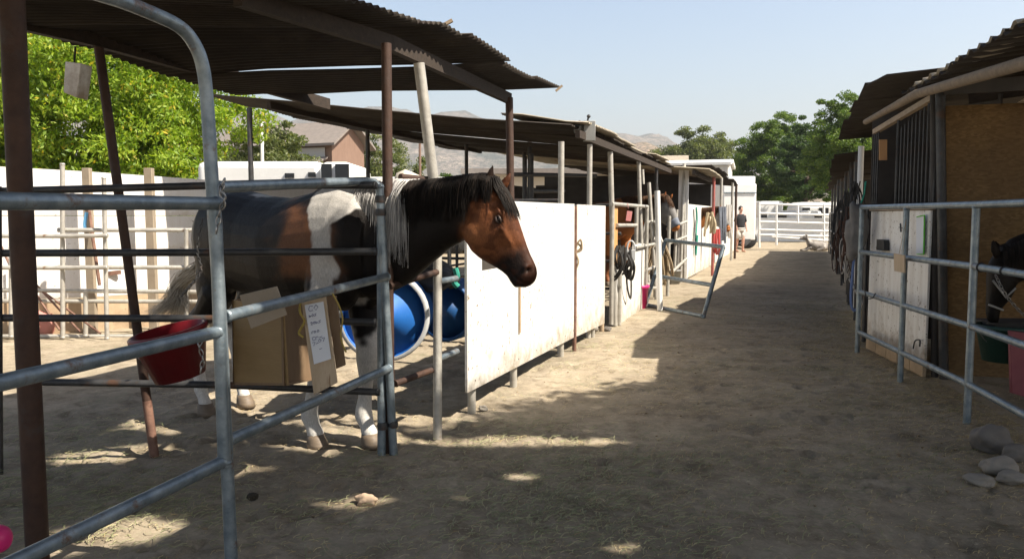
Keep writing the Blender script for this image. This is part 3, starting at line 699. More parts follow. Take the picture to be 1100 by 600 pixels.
pole(None, 'pipe_post', [LF(DL(612.5), 0)+NL*.05, LF(DL(612.5), 1.5)+NL*.05], .022, 'rust_pale'); tag(bpy.data.objects['pipe_post'], 'thin brown pipe between the two white boards carrying the latch rope', 'post')
def rope(name, label, pts, r=.008, m='tan_rope', cat='rope', group=None, n=6):
    o = obj(name, MB().tube(spline(pts, 6), r, n), m); return tag(o, label, cat, group)
d = DL(613); c = LF(d, 1.08)+NL*.08
rope('rope', 'knotted tan rope latch between the two white boards', [c+Vector((-.03, 0, .06)), c+Vector((.03, 0, .0)), c+Vector((-.02, 0, -.05)), c+Vector((.035, 0, -.02)), c+Vector((.02, -.02, .08)), c+Vector((-.03, -.02, -.03)), c+Vector((.0, -.02, -.14)), c+Vector((-.02, -.02, -.22))], .010)

# gate C with opening
t = thing('pen_gate', 'white lower board gate with orange plank and open top, before the pink bucket', 'pen gate', LF(DL(668)), 'white boarded pen fronts')
mb = MB(); d0, d1 = DL(659), DL(676)
mb.slab([LF(DL(657), Zat(352, DL(657)))+NL*.05, LF(DL(688), Zat(331, DL(688)))+NL*.05, LF(DL(688), Zat(262, DL(688)))+NL*.05, LF(DL(676), Zat(260, DL(676)))+NL*.05, LF(DL(674), Zat(286, DL(674)))+NL*.05, LF(DL(657), Zat(290, DL(657)))+NL*.05], .016, NL)
obj('board', mb, 'wb2', t)
mb = MB(); board(mb, LF(DL(652))+NL*.05, LF(DL(657.5))+NL*.05, Zat(283, DL(655)), Zat(283, DL(655)), Zat(222, DL(655)), Zat(222, DL(655)), .02); obj('plank', mb, mat('orange_pine', (.52, .27, .09), (.60, .34, .14), 5, .7), t)
for px, yb, yt, m in ((650, 348, 218, 'galv_pale'), (659, 362, 290, 'galv_pale'), (677, 262, 222, 'galv_pale'), (688.5, 336, 221, 'galv_pale')):
    d = DL(px); pole(t, 'upright', [LF(d, max(0, Zat(yb, d)))+NL*.085, LF(d, Zat(yt, d))+NL*.085], .028, m)
for y0, y1, a, b in ((219, 222, 649, 689), (242, 242, 655, 677), (266, 262, 676, 697), (290, 286, 688, 700), (309, 309, 688, 700)):
    pole(t, 'rail', [LF(DL(a), Zat(y0, DL(a)))+NL*.085, LF(DL(b), Zat(y1, DL(b)))+NL*.085], .025, 'galv_pale')
d = DL(664); tg = tag(obj('tag_sign', MB().box(LF(d, Zat(232, d))+NL*.14, (.07, .008, .13), Matrix.Rotation(R(8), 3, 'Y')).tube([LF(d, Zat(224, d))+NL*.13, LF(d, Zat(218, d))+NL*.12], .004), 'pink_tag', bevel=.006), 'small pink tag hanging on the gate top rail', 'tag')
# black halter bundle and white hook on this gate
mb = MB(); rd = random.Random(4)
for k in range(9):
    d = DL(653+rd.uniform(0, 10)); a = LF(d, Zat(266+rd.uniform(-3, 3), d))+NL*.10; b = a+Vector((rd.uniform(-.08, .12), 0, -rd.uniform(.25, .45))); c = a+Vector((rd.uniform(.0, .12), -.03, rd.uniform(-.1, .0)))
    mb.tube(spline([a, a.lerp(b, .5)+Vector((-.04, -.05, 0)), b, b.lerp(c, .5)+Vector((.05, -.05, 0)), c], 4), .016, 6)
tag(obj('halter_bundle', mb, 'black_strap'), 'bundle of black straps hanging over the low white gate', 'halter')
rope('lead_rope', 'loop of dark lead rope hanging on the low white gate', [LF(DL(662), .75)+NL*.13, LF(DL(664), .45)+NL*.13, LF(DL(668), .3)+NL*.13, LF(DL(668), .66)+NL*.13], .012, 'black_strap')
d = DL(666.5); mb = MB(); c = LF(d, Zat(268, d))+NL*.14
mb.tube([c+Vector((.05*math.sin(q), 0, .10*math.cos(q)+.02)) for q in [2*PI*i/14 for i in range(15)]], .014, 6).box(c+Vector((0, 0, -.07)), (.12, .03, .14))
tag(obj('hanging_hook', mb, 'white_plastic', bevel=.005), 'pale plastic scoop hook on the low white gate', 'hook')
# pink bucket
def bucket(name, label, c, r0, r1, h, m, tilt=None, handle=True, group=None):
    rot = tilt or Matrix.Identity(3); c = Vector(c); t = thing(name, label, 'bucket', c, group)
    obj('tub', MB().lathe([(r0, 0), (r1*.98, h*.88), (r1, h*.88), (r1*1.05, h*.9), (r1*1.05, h*.97), (r1, h), (r1*.94, h), (r0*.93, .02), (0, .015)], 32, c, rot), m, t, True)
    if handle:
        mb = MB(); mb.tube([c+rot @ Vector((r1*1.06*math.cos(a), -r1*.25*math.sin(a)-.02, h*.9-r1*.75*math.sin(a))) for a in [PI*i/14 for i in range(15)]], .004, 6); obj('handle', mb, 'chain', t)
    return t
bucket('bucket', 'hot pink bucket on the ground beside the gate posts', G(685, 331)+Vector((.0, .0, 0)), .13, .165, .36, 'pink_plastic')

# leaning open gate
gl, gr = G(693, 329), G(755, 342); tl, tr = U(715, 258, gl.y+.42), U(777, 265, gr.y+.35)
ml, mr = gl.lerp(tl, .46), gr.lerp(tr, .46)
railing('leaning_gate', 'loose pipe gate leaning open into the aisle', 'gate', [[tl, tr], [ml, mr], [gl+Vector((0, 0, .03)), gr+Vector((0, 0, .03))]], [[gl, tl], [gr, tr]], 'galv', 'gates', .029)
# posts and clutter between the gate and the next white board
pd = random.Random(5)
PST = [((690, 182), (697, 310), 'galv_pale', 'leaning pale pipe post first after the pink bucket'), ((697, 196), (705, 322), 'galv_pale', 'leaning pale pipe post behind the loose gate'), ((706, 205), (709, 334), 'white_paint', 'chalky white wooden post tied with ropes by the loose gate'), ((719, 232), (717, 318), 'galv_pale', 'thin pipe post left of the masked chestnut horse chest'), ((727, 225), (724, 305), 'galv_pale', 'thin pipe post under the masked horse muzzle'), ((735, 200), (735, 303), 'galv_pale', 'pipe post at the near end of the white tack board')]
for (a, b), (c_, d_), m, lab in PST:
    bp = G(c_, d_) if d_ > 300 else G(c_, 305); tp = U(a, b, bp.y+.12)
    tag(obj('pipe_post', MB().tube([tp, bp], .032 if m != 'white_paint' else .042, 10), m), lab, 'post')
railing('corral_panel', 'pale pipe rails behind the loose gate in front of the masked horse', 'corral panel',
    [[U(680, 266, 13.2), U(708, 262, 14.6)], [U(680, 290, 13.2), U(708, 285, 14.6)], [U(683, 309, 13.2), U(708, 302, 14.6)], [U(717, 246, 16), U(737, 238, 17)], [U(722, 292, 16), U(737, 278, 17)], [U(717, 262, 16), U(737, 254, 17)]], [], 'galv_pale', GP, .03)
def tangle(name, label, c, w, h, n, m, seed, cat='tack', r=.012, dpt=.08, group=None):
    rd = random.Random(seed); mb = MB()
    for k in range(n):
        x = rd.uniform(-w, w)/2; P = [c+Vector((x*.6, rd.uniform(-dpt, dpt), 0)), c+Vector((x+rd.uniform(-.05, .05), rd.uniform(-dpt, dpt), -h*rd.uniform(.3, .6))), c+Vector((x*1.2, rd.uniform(-dpt, dpt), -h*rd.uniform(.7, 1))), c+Vector((x*.8+rd.uniform(-.08, .08), rd.uniform(-dpt, dpt), -h*rd.uniform(.2, .5))), c+Vector((x*.4, rd.uniform(-dpt, dpt), -.02))]
        mb.tube(spline(P, 4), r, 5)
    return tag(obj(name, mb, m), label, cat, group)
tangle('rope_tangle', 'tangle of tan ropes on the posts by the loose gate', U(705, 262, 13.6), .5, .75, 12, 'tan_rope', 3, 'rope', .02)
tangle('rope_tangle', 'dark ropes wound around the leaning posts by the loose gate', U(703, 236, 13.6), .45, .5, 8, 'white_rope', 8, 'rope', .022)
bucket('bucket', 'small grey bucket standing behind the loose gate', G(723, 305), .13, .16, .3, 'grey_box')
front_board('boarded_front', 'white tack board with teal rope after the masked chestnut horse', 735, 764, 299, 284, 219, 222, 'wb2', [(741, 'galv_pale'), (752, 'galv_pale'), (762, 'galv_pale')])
d = DL(743); rope('lead_rope', 'teal lead rope hanging down the white tack board', [LF(d, 1.6)+NL*.09, LF(d, 1.3)+NL*.1+AD*.1, LF(d, .9)+NL*.1-AD*.1, LF(d, .5)+NL*.1, LF(d, .95)+NL*.11+AD*.2], .02, 'green_rope')
rope('lead_rope', 'pale grey lead rope hanging beside the teal one', [LF(DL(740), 1.55)+NL*.09, LF(DL(741), 1.0)+NL*.1, LF(DL(740), .7)+NL*.1, LF(DL(742), 1.3)+NL*.11], .015, 'grey_cloth')
front_board('boarded_front', 'white board front hung with red and blue ropes, last of the left row', 766, 787, 284, 273, 224, 226, 'wb2', [(775, 'galv_pale')])
def strands(name, label, px, y0, y1, D, m, n, sp, seed, r=.02):
    rd = random.Random(seed); mb = MB()
    for k in range(n):
        x = px+(k-(n-1)/2)*sp
        mb.tube(spline([U(x, y0, D), U(x+rd.uniform(-1, 1), (y0+y1)/2, D-.05), U(x+rd.uniform(-1, 1), y1-rd.uniform(0, 6), D)], 4), r, 6)
    return tag(obj(name, mb, m), label, 'ropes')
strands('rope_bundle', 'red ropes hanging on the far white board', 770, 246, 276, 19.0, 'red_rope', 3, 2.2, 1, .03)
strands('rope_bundle', 'blue grey ropes hanging over the far white board', 776, 222, 262, 20.2, 'denim', 4, 1.9, 2, .03)
strands('rope_bundle', 'pale ropes hanging beside the blue grey ones on the far board', 783, 220, 256, 21.2, 'white_rope', 3, 1.8, 3, .03)
tangle('halter', 'tan and yellow halter on the rail end of the white tack board', U(763, 228, 18.6), .25, .55, 7, 'tan_plastic', 6, 'halter', .025)
# partitions and back walls inside the shaded row
def wall_seg(name, label, p0, p1, z0, z1, m, cat='partition', th=.03, group='dark pen partitions'):
    n = (p1-p0).cross(Vector((0, 0, 1))).normalized(); mb = MB(); mb.slab([Vector((p0.x, p0.y, z0)), Vector((p1.x, p1.y, z0)), Vector((p1.x, p1.y, z1)), Vector((p0.x, p0.y, z1))], th, n)
    return tag(obj(name, mb, m), label, cat, group)
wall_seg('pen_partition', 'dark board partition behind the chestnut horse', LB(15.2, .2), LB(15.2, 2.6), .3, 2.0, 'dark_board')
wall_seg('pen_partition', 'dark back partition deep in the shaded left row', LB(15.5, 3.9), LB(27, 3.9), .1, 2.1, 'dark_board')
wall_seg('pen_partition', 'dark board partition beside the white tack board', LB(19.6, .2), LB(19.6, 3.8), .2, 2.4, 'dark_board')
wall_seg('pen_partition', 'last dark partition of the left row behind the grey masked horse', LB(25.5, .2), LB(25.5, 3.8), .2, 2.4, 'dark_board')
for k, (d, lab, m) in enumerate(((8.45, 'pipe partition where the second shade roof starts', 'galv_dark'), (11.6, 'pipe partition inside the second shade roof', 'galv_dark'))):
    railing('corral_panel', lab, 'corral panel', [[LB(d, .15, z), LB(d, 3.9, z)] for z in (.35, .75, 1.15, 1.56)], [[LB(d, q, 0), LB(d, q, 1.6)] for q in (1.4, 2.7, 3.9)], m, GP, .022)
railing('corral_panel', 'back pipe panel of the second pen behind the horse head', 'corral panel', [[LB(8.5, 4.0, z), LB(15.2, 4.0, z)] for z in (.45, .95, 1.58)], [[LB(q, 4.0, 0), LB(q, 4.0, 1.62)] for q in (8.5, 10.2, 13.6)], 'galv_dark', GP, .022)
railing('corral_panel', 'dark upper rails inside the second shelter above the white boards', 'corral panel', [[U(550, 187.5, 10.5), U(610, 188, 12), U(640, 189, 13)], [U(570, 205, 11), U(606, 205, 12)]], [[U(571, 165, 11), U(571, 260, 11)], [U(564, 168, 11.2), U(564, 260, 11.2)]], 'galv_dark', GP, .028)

# ------------------------------------------------------------------ feeder, notice board, bucket, barrels
t = thing('feeder_box', 'open plywood feed box hanging low inside the near panel', 'feed box', U(295, 414, 4.0))
c0, c1, c2 = (250, 4.15), (304, 3.86), (331, 4.22)
def q4(a, b, ya0, yb0, ya1, yb1, sh=5): return [U(a[0], ya0, a[1]), U(b[0], yb0, b[1]), U(b[0]+sh, yb1, b[1]), U(a[0]+sh*.2, ya1, a[1])]
obj('front_panel', MB().slab(q4(c0, c1, 322, 330, 413, 414), .012, (0.3, 1, 0)), 'ply_gold', t)
obj('side_panel', MB().slab(q4(c1, c2, 330, 322, 414, 408), .012, (-.9, .4, 0)), 'ply_brown', t)
bk = U(278, 318, 4.5)
pz = U(304, 414, 3.86).z
obj('bottom_panel', MB().slab([U(250, 413, 4.15), U(309, 414, 3.86), U(336, 408, 4.22), Vector((bk.x, bk.y, pz))], .012, (0, 0, 1)), 'ply_brown', t)
obj('back_panel', MB().slab([U(250, 322, 4.15), bk, Vector((bk.x, bk.y, pz)), U(251, 413, 4.15)], .012, (0, -1, 0)).slab([bk, U(331, 322, 4.22), U(336, 408, 4.22), Vector((bk.x, bk.y, pz))], .012, (-.3, -1, 0)), 'ply_brown', t)
tag(obj('grey_board', MB().slab([U(257, 317, 3.74), U(297, 307.5, 3.74), U(308, 338, 3.72), U(269.5, 353, 3.72)], .016, (0, 1, 0)), 'ply_grey', bevel=.002), 'weathered short board strapped to the rail over the feed box', 'board')
t = thing('notice_board', 'upright plank with a handwritten paper strip tied beside the feed box', 'notice board', U(348, 418, 3.86))
qf = lambda P, D: [U(a, b, D) for a, b in P]
obj('plank', MB().slab(qf([(323.5, 322), (349, 315), (362, 411), (337, 424)], 3.86), .018, (0, 1, 0)), 'plank', t, bevel=.002)
obj('paper', MB().slab(qf([(327.3, 327.5), (347.4, 323.6), (355.8, 385), (337.4, 391)], 3.853), .002, (0, -1, 0)), 'paper', t)
def wr(P, r=.0012):
    return MB().tube([U(x, y, 3.846) for x, y in P], r, 4)
mb = MB()
def scr(x, y, w, kind):
    sh = {'2': [(0, .3), (.4, 0), (.9, .3), (.2, 1), (1, 1)], 'b': [(0, 0), (.1, 1), (.8, .8), (.7, .5), (.1, .6)], 'o': [(.5, 0), (0, .5), (.5, 1), (1, .5), (.5, 0)], 'r': [(0, 1), (0, .2), (.5, .1), (.9, .3)], 'n': [(0, 1), (0, .1), (.5, .2), (.7, 1)], '7': [(0, 0), (1, -.1), (.5, 1)], 's': [(1, 0), (.1, .2), (.9, .7), (0, 1)], 'c': [(1, .1), (.2, 0), (0, .6), (.3, 1), (1, .9)], '-': [(0, .5), (1, .4)]}[kind]
    h = w*1.25; mb.tube([U(x+px*w, y+py*h-.25*px*w, 3.8465) for px, py in sh], .0013, 4)
for x, y, s, w in ((331.5, 329, 'co', 4.5), (332, 338, 'bos', 2.2), (333.5, 346, '2obs', 2.3), (335, 355.5, 'rno', 2.2), (335.5, 362, 'cr-', 3), (335.5, 368, '7-', 3), (342, 364, 'o7', 3), (343, 373, '-', 3)):
    for k, ch in enumerate(s): scr(x+k*w*1.25, y-k*w*.28, w, ch)
me_ = mesh_of(mb); put('handwriting', me_, M['ink'], t)
obj('side_board', MB().slab(qf([(350, 315), (361, 318), (371, 392), (361, 396)], 3.93), .016, (0, 1, 0)), 'ply_brown', t, bevel=.002)
rope('twine', 'yellow twine tied around the notice plank', [U(324, 318, 3.84), U(322, 334, 3.84), U(327, 345, 3.84), U(321, 357, 3.86), U(326, 362, 3.86)], .006, 'yellow_twine', 'twine')
rope('twine', 'long loop of yellow twine hanging right of the notice plank', [U(357, 315, 3.84), U(364, 328, 3.84), U(368, 342, 3.84), U(366, 360, 3.84), U(369, 372, 3.84), U(372, 378, 3.84)], .004, 'yellow_twine', 'twine')
rot = Matrix.Rotation(R(11), 3, 'Y') @ Matrix.Rotation(R(-4), 3, 'X')
rot = Matrix.Rotation(R(-11), 3, 'Y') @ Matrix.Rotation(R(6), 3, 'X')
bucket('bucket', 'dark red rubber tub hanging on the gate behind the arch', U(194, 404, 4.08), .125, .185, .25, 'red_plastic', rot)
M['blue_dark'] = mat('shaded_dark_blue_plastic', (.008, .06, .20), (.012, .09, .26), 4, .5)  # darker copy of the barrel blue, shade put into the second barrel's colour
def barrel(name, label, c, ax, r, L, m, rim='white_plastic'):
    t = thing(name, label, 'barrel', Vector(c)-Vector((0, 0, r))); q = Vector(ax).normalized().to_track_quat('Z', 'Y').to_matrix()
    obj('shell', MB().lathe([(r*.93, .03), (r*.90, .012), (r*.96, 0), (r, .02), (r*1.0, L*.30), (r*1.035, L*.33), (r, L*.36), (r, L*.64), (r*1.035, L*.67), (r, L*.7), (r*.99, L*.97), (r*.9, L), (0, L)], 40, c, q), m, t, True)
    obj('end_cap', MB().lathe([(0, .05), (r*.4, .045), (r*.86, .035), (r*.93, .02)], 40, c, q), m, t, True)
    obj('rim', MB().lathe([(r*.93, -.012), (r*.99, -.016), (r*1.03, 0), (r*1.03, .05), (r*1.0, .055), (r*.95, .012), (r*.93, -.012)], 40, c, q, False), rim, t, True); return t
barrel('plastic_barrel', 'blue plastic barrel with pale rim lying beside the horse front legs', U(412, 340, 5.5), (-.04, 1, 0), .305, .55, 'blue_plastic')
barrel('plastic_barrel', 'shaded blue barrel behind the leaning post next to the white board', U(478, 334, 6.5), (.35, .93, 0), .24, .45, 'blue_dark', 'blue_dark')
mb = MB(); mb.tube(spline([U(421, 305, 5.6), U(436, 291, 5.75), U(455, 286, 5.9), U(474, 290, 6.0), U(488, 302, 6.1)], 6), .07, 12, True, .8)
mb.blob(U(455, 298, 5.9), (.26, .18, .09), 3, .2, 3)
tag(obj('rubber_tarp', mb, 'black_rubber', smooth=True), 'folded black rubber mat lying over the blue barrels', 'mat')
tag(obj('teal_strap', MB().tube(spline([U(489, 288, 5.5), U(491, 296, 5.5), U(488, 303, 5.5), U(492, 308, 5.5)], 4), .02, 8), 'green_rope'), 'short teal strap knotted at the corner of the white board', 'strap')
# hanging bird box
t = thing('hanging_box', 'small whitewashed wooden box hanging under the roof at upper left', 'bird box', U(78, 100, 4.35))
obj('box', MB().slab([U(70, 66, 4.4), U(87, 68, 4.35), U(82, 105, 4.35), U(68, 99, 4.4)], .10, (0.1, 1, 0)), 'wb3', t, bevel=.004)
obj('strap', MB().tube([U(80, 68, 4.45), U(81, 50, 4.45)], .006, 6), 'black_strap', t)
# ------------------------------------------------------------------ horses
def coat_mat(name):
    m, nt, p = newmat(name); at = N(nt, 'ShaderNodeVertexColor', layer_name='coat'); v = coords(nt)
    hair = coords(nt, (9, 9, 2.2)); hn = noise_n(nt, hair, 22, 4, .7)
    c = mix(nt, 1, at.outputs['Color'], ramp(nt, hn, [(.3, (.72, .72, .72)), (.7, (1.22, 1.22, 1.22))]), 'MULTIPLY')
    c = mix(nt, 1, c, ramp(nt, noise_n(nt, v, 4, 5, .6), [(.35, (.82, .82, .82)), (.65, (1.1, 1.1, 1.1))]), 'MULTIPLY')
    nt.links.new(c, p.inputs['Base Color']); p.inputs['Roughness'].default_value = .52; p.inputs['Specular IOR Level'].default_value = .16
    b = bump(nt, p, hn, .45, .004); b = bump(nt, p, noise_n(nt, v, 9, 4, .6), .35, .015, b); bump(nt, p, noise_n(nt, v, 28, 5, .65), .3, .005, b); return m
M['coat'] = coat_mat('short_horse_coat')
def hairmat(name, stops, rough=.68):
    m, nt, p = newmat(name); g = N(nt, 'ShaderNodeNewGeometry')
    nt.links.new(ramp(nt, g.outputs['Random Per Island'], stops), p.inputs['Base Color']); p.inputs['Roughness'].default_value = rough; p.inputs['Specular IOR Level'].default_value = .2; return m
M['mane_black'] = hairmat('black_mane_hair', [(0, (.006, .005, .004)), (.8, (.016, .012, .010)), (1, (.03, .02, .015))])
M['mane_white'] = hairmat('white_mane_hair', [(0, (.16, .15, .15)), (.4, (.42, .41, .40)), (1, (.66, .64, .60))])
M['tail_cream'] = hairmat('cream_tail_hair', [(0, (.22, .17, .11)), (.4, (.50, .44, .34)), (1, (.70, .64, .54))])
M['mane_brown'] = hairmat('brown_mane_hair', [(0, (.03, .015, .008)), (1, (.12, .06, .03))])
def hair(mb, root, pts, r, n=4):
    P = spline([root]+pts, 4); k = len(P)
    mb.tube(P, [r*(1-.85*(i/(k-1))**1.5) for i in range(k)], n, False)

def sstep(a, b, x): t = max(0, min(1, (x-a)/(b-a))); return t*t*(3-2*t)
Z3 = Vector((0, 0, 1))
d_ = Vector((.77, -.64, 0)).normalized(); n_ = Vector((.64, .77, 0)).normalized()     # body axis, its left side
Fm = Vector((-1.06, 4.97, 0)); O_ = Fm-d_*.5
HS = 1.055
def BL(x, y, z): return O_+d_*((x if x > 0 else x*1.17)*HS)+n_*y+Z3*z*HS
body = MB()
tors = [(-.80, 1.16, .13, .15, .10), (-.74, 1.17, .24, .26, .19), (-.60, 1.18, .315, .34, .27), (-.42, 1.17, .325, .34, .29), (-.2, 1.14, .315, .34, .285), (.05, 1.12, .315, .36, .30), (.28, 1.13, .335, .36, .285), (.46, 1.15, .355, .35, .255), (.60, 1.17, .335, .33, .225), (.72, 1.16, .30, .28, .185), (.80, 1.14, .22, .20, .13)]
loft(body, [(BL(x, 0, z), Z3, n_, ru*HS, rd*HS, w, 2.15) for x, z, ru, rd, w in tors], 28)
# hindquarters, shoulder muscles
for s in (-1, 1):
    q = Matrix((d_, n_, Z3)).transposed()
    body.blob(BL(-.50, s*.13, 1.12), (.27, .145, .33), 3, 0, 0, q); body.blob(BL(-.56, s*.15, .90), (.17, .105, .28), 3, 0, 0, q)
    body.blob(BL(.50, s*.13, 1.08), (.18, .115, .34), 3, 0, 0, q); body.blob(BL(.62, s*.10, .98), (.13, .10, .20), 3, 0, 0, q)
PY = lambda px, D, z: U(px, 300, D).xy.to_3d()+Z3*z
def leg(J, Rr): limb(body, J, Rr, 14)
# front legs (hoof positions on the ground)
hFL = Vector((-.865, 4.84, 0)); hFR = Vector((-1.19, 4.82, 0)); hHL = Vector((-1.98, 5.90, 0)); hHR = Vector((-2.16, 5.62, 0))
def foreleg(h, s):
    el = BL(.50, s*.15, .93); kn = h+Vector((0, 0, .50))-d_*.0; kn = kn.lerp(Vector((el.x, el.y, kn.z)), .25)
    fe = h+Vector((0, 0, .185))-d_*.055; co = h+Vector((0, 0, .085))-d_*.0
    leg([el, el.lerp(kn, .45), kn+Z3*.10, kn+Z3*.03, kn-Z3*.04, kn.lerp(fe, .3), kn.lerp(fe, .65), fe+Z3*.03, fe, fe.lerp(co, .55), co], [.110, .092, .068, .069, .060, .044, .042, .052, .056, .045, .052])
def hindleg(h, s):
    st = BL(-.52, s*.15, .82); hk = h+Z3*.58-d_*.13; fe = h+Z3*.18-d_*.055; co = h+Z3*.08
    leg([st, st.lerp(hk, .5)-d_*.0, hk+Z3*.09+d_*.02, hk, hk-Z3*.08, hk.lerp(fe, .5), fe+Z3*.03, fe, fe.lerp(co, .55), co], [.12, .088, .058, .06, .048, .038, .044, .048, .038, .046])
foreleg(hFL, 1); foreleg(hFR, -1); hindleg(hHL, 1); hindleg(hHR, -1)
# neck
HR_ = Vector((.30, .954, 0)).normalized()            # across the head, towards its far side
HP = PY(520, 4.60, 1.48)
K = lambda px, py: UP(px, py, HP, HR_)
def pair(a, b, w, side, e=2.1): c = (a+b)/2; u = (a-b); L = u.length; return (c, u/L, side, L/2, L/2, w, e)
neck = [pair(BL(.36, 0, 1.50), BL(.64, 0, .93), .215, n_),
        pair(U(398, 196, 4.87), U(404, 322, 4.80), .185, (n_*.9+HR_*.1).normalized()),
        pair(U(430, 195.5, 4.80), U(436, 306, 4.76), .145, (n_*.7+HR_*.3).normalized()),
        pair(U(458, 195, 4.74), U(463, 283, 4.72), .115, (n_*.5+HR_*.5).normalized()),
        pair(U(482, 193, 4.69), U(482, 268, 4.68), .098, (n_*.25+HR_*.75).normalized()),
        pair(U(504, 190, 4.645), U(500, 258, 4.64), .088, HR_),
        pair(U(522, 188, 4.61), U(512, 243, 4.61), .075, HR_)]
loft(body, neck, 28)
# head: front profile / jaw profile pairs read along the skull
HSEC = [((527, 190), (506, 236), .066, 2.1), ((538, 201), (499, 244), .083, 2.2), ((546, 214), (499, 253), .092, 2.3), ((551.5, 225), (502.5, 261), .098, 2.4),
        ((555.5, 234), (508, 270), .094, 2.5), ((559, 244), (516, 277), .082, 2.5), ((562.5, 254), (524, 282), .068, 2.4), ((566, 264), (532, 286.5), .058, 2.3),
        ((569.5, 273), (539, 291), .052, 2.3), ((573, 280), (545, 296), .052, 2.3), ((576, 287), (549, 303), .053, 2.3), ((577, 294), (554, 307), .050, 2.3), ((575.5, 300), (560, 308.5), .040, 2.2), ((573, 304), (565, 308.5), .022, 2)]
hs = []
for a, b, w, e in HSEC:
    A_, B_ = K(*a), K(*b); c, u, sd, r1, r2, w, e = pair(A_, B_, w, HR_, e); hs.append((c, u, sd, r1, r2, w, e))
head = MB(); loft(head, hs, 32)
hx = (K(563, 300)-K(520, 205)).normalized(); hu = HR_.cross(hx).normalized()
if hu.z < 0: hu = -hu
HQ = Matrix((hx, HR_, hu)).transposed()
for s in (-1, 1):
    head.blob(K(514, 249)+HR_*s*.052, (.090, .046, .080), 3, 0, 0, HQ)                    # cheek
    head.blob(K(541, 229)+HR_*s*.074, (.040, .022, .022), 3, 0, 0, HQ)                    # brow
    head.tube([K(543, 244)+HR_*s*.084, K(550, 256)+HR_*s*.066, K(556, 268)+HR_*s*.050], [.013, .012, .006], 10)         # facial crest
    head.blob(K(567, 288)+HR_*s*.040, (.030, .018, .022), 3, 0, 0, HQ)                    # nostril wing
    head.blob(K(533, 212)+HR_*s*.055, (.030, .03, .03), 3, 0, 0, HQ)
head.blob(K(554, 303.5), (.030, .034, .020), 3, 0, 0, HQ)                                 # chin
head.blob(K(567, 303), (.024, .034, .018), 3, 0, 0, HQ)                                   # upper lip
o = len(body.v); body.v += head.v; body.f += [tuple(i+o for i in f) for f in head.f]
# ears
def ear(px, py, tx, ty, off, w, fwd):
    b = K(px, py)+HR_*off; t = K(tx, ty)+HR_*(off*1.05); u = (t-b); L = u.length; u.normalize(); s = fwd.cross(u).normalized(); vs = MB(); secs = []
    for k, (q, ww, dd) in enumerate(((-.12, .6, .6), (.1, .85, .75), (.35, 1, .7), (.6, .82, .5), (.82, .45, .3), (1, .06, .08))):
        secs.append((b+u*L*q+fwd*(.006*math.sin(q*PI)), fwd, s, dd*w*.5, dd*w*.5, ww*w*.62, 2))
    loft(body, secs, 14)
ear(527, 201, 532.5, 175.5, -.050, .046, (hx*.75-HR_*.6).normalized()); ear(535, 203, 546.5, 183.5, .058, .044, (hx*.2-HR_*.95).normalized())
hm = fuse(body, .0085, 5, .5)
# carve nostrils, mouth line, eye sockets, inner ear
NOS = [K(570.5, 289.5)-HR_*.052, K(570.5, 289.5)+HR_*.052]
MOUTH = [K(550.5, 291), K(557, 298), K(563, 302.5), K(570, 304)]
EYES = [K(540.5, 235.5)-HR_*.088, K(540.5, 235.5)+HR_*.088]
hm.update(); hm_norm = [v.normal.copy() for v in hm.vertices]
HC_ = K(540, 245)
for v, nn in zip(hm.vertices, hm_norm):
    p = v.co
    if (p-HC_).length > .5: continue
    for c in NOS:
        q = HQ.transposed() @ (p-c); k = math.exp(-((q.x+.25*q.z)/.013)**2-(q.z/.018)**2-(q.y/.03)**2); v.co = v.co-nn*k*.030
    for c in EYES:
        r = (p-c); k = math.exp(-(r.length/.024)**2); v.co = v.co-nn*k*.013
    q = HQ.transposed() @ (p-MOUTH[0])
    for a, b in zip(MOUTH, MOUTH[1:]):
        ab = b-a; pr = p-HR_*((p-a).dot(HR_)); t_ = max(0, min(1, (pr-a).dot(ab)/ab.length_squared)); dd = (pr-(a+ab*t_)).length
        k = math.exp(-(dd/.0045)**2); v.co = v.co-nn*k*.006
    # jaw groove behind the cheek, hollow above the eye, bony face
    for c, r_, dp in ((K(528, 270)-HR_*.05, .035, .006), (K(534, 225)-HR_*.08, .016, .012), (K(559, 266)-HR_*.045, .026, .006), (K(543, 264)-HR_*.060, .026, .008), (K(530, 234)-HR_*.08, .016, .006), (K(505, 236)-HR_*.07, .022, .008)):
        v.co = v.co-nn*dp*math.exp(-((p-c).length/r_)**2)
def lerpc(a, b, t): return tuple(x+(y-x)*t for x, y in zip(a, b))
BLK = (.010, .0075, .006); BAY = (.20, .072, .028); BAYD = (.065, .022, .010); WHT = (.50, .48, .45); BRN = (.17, .075, .035)
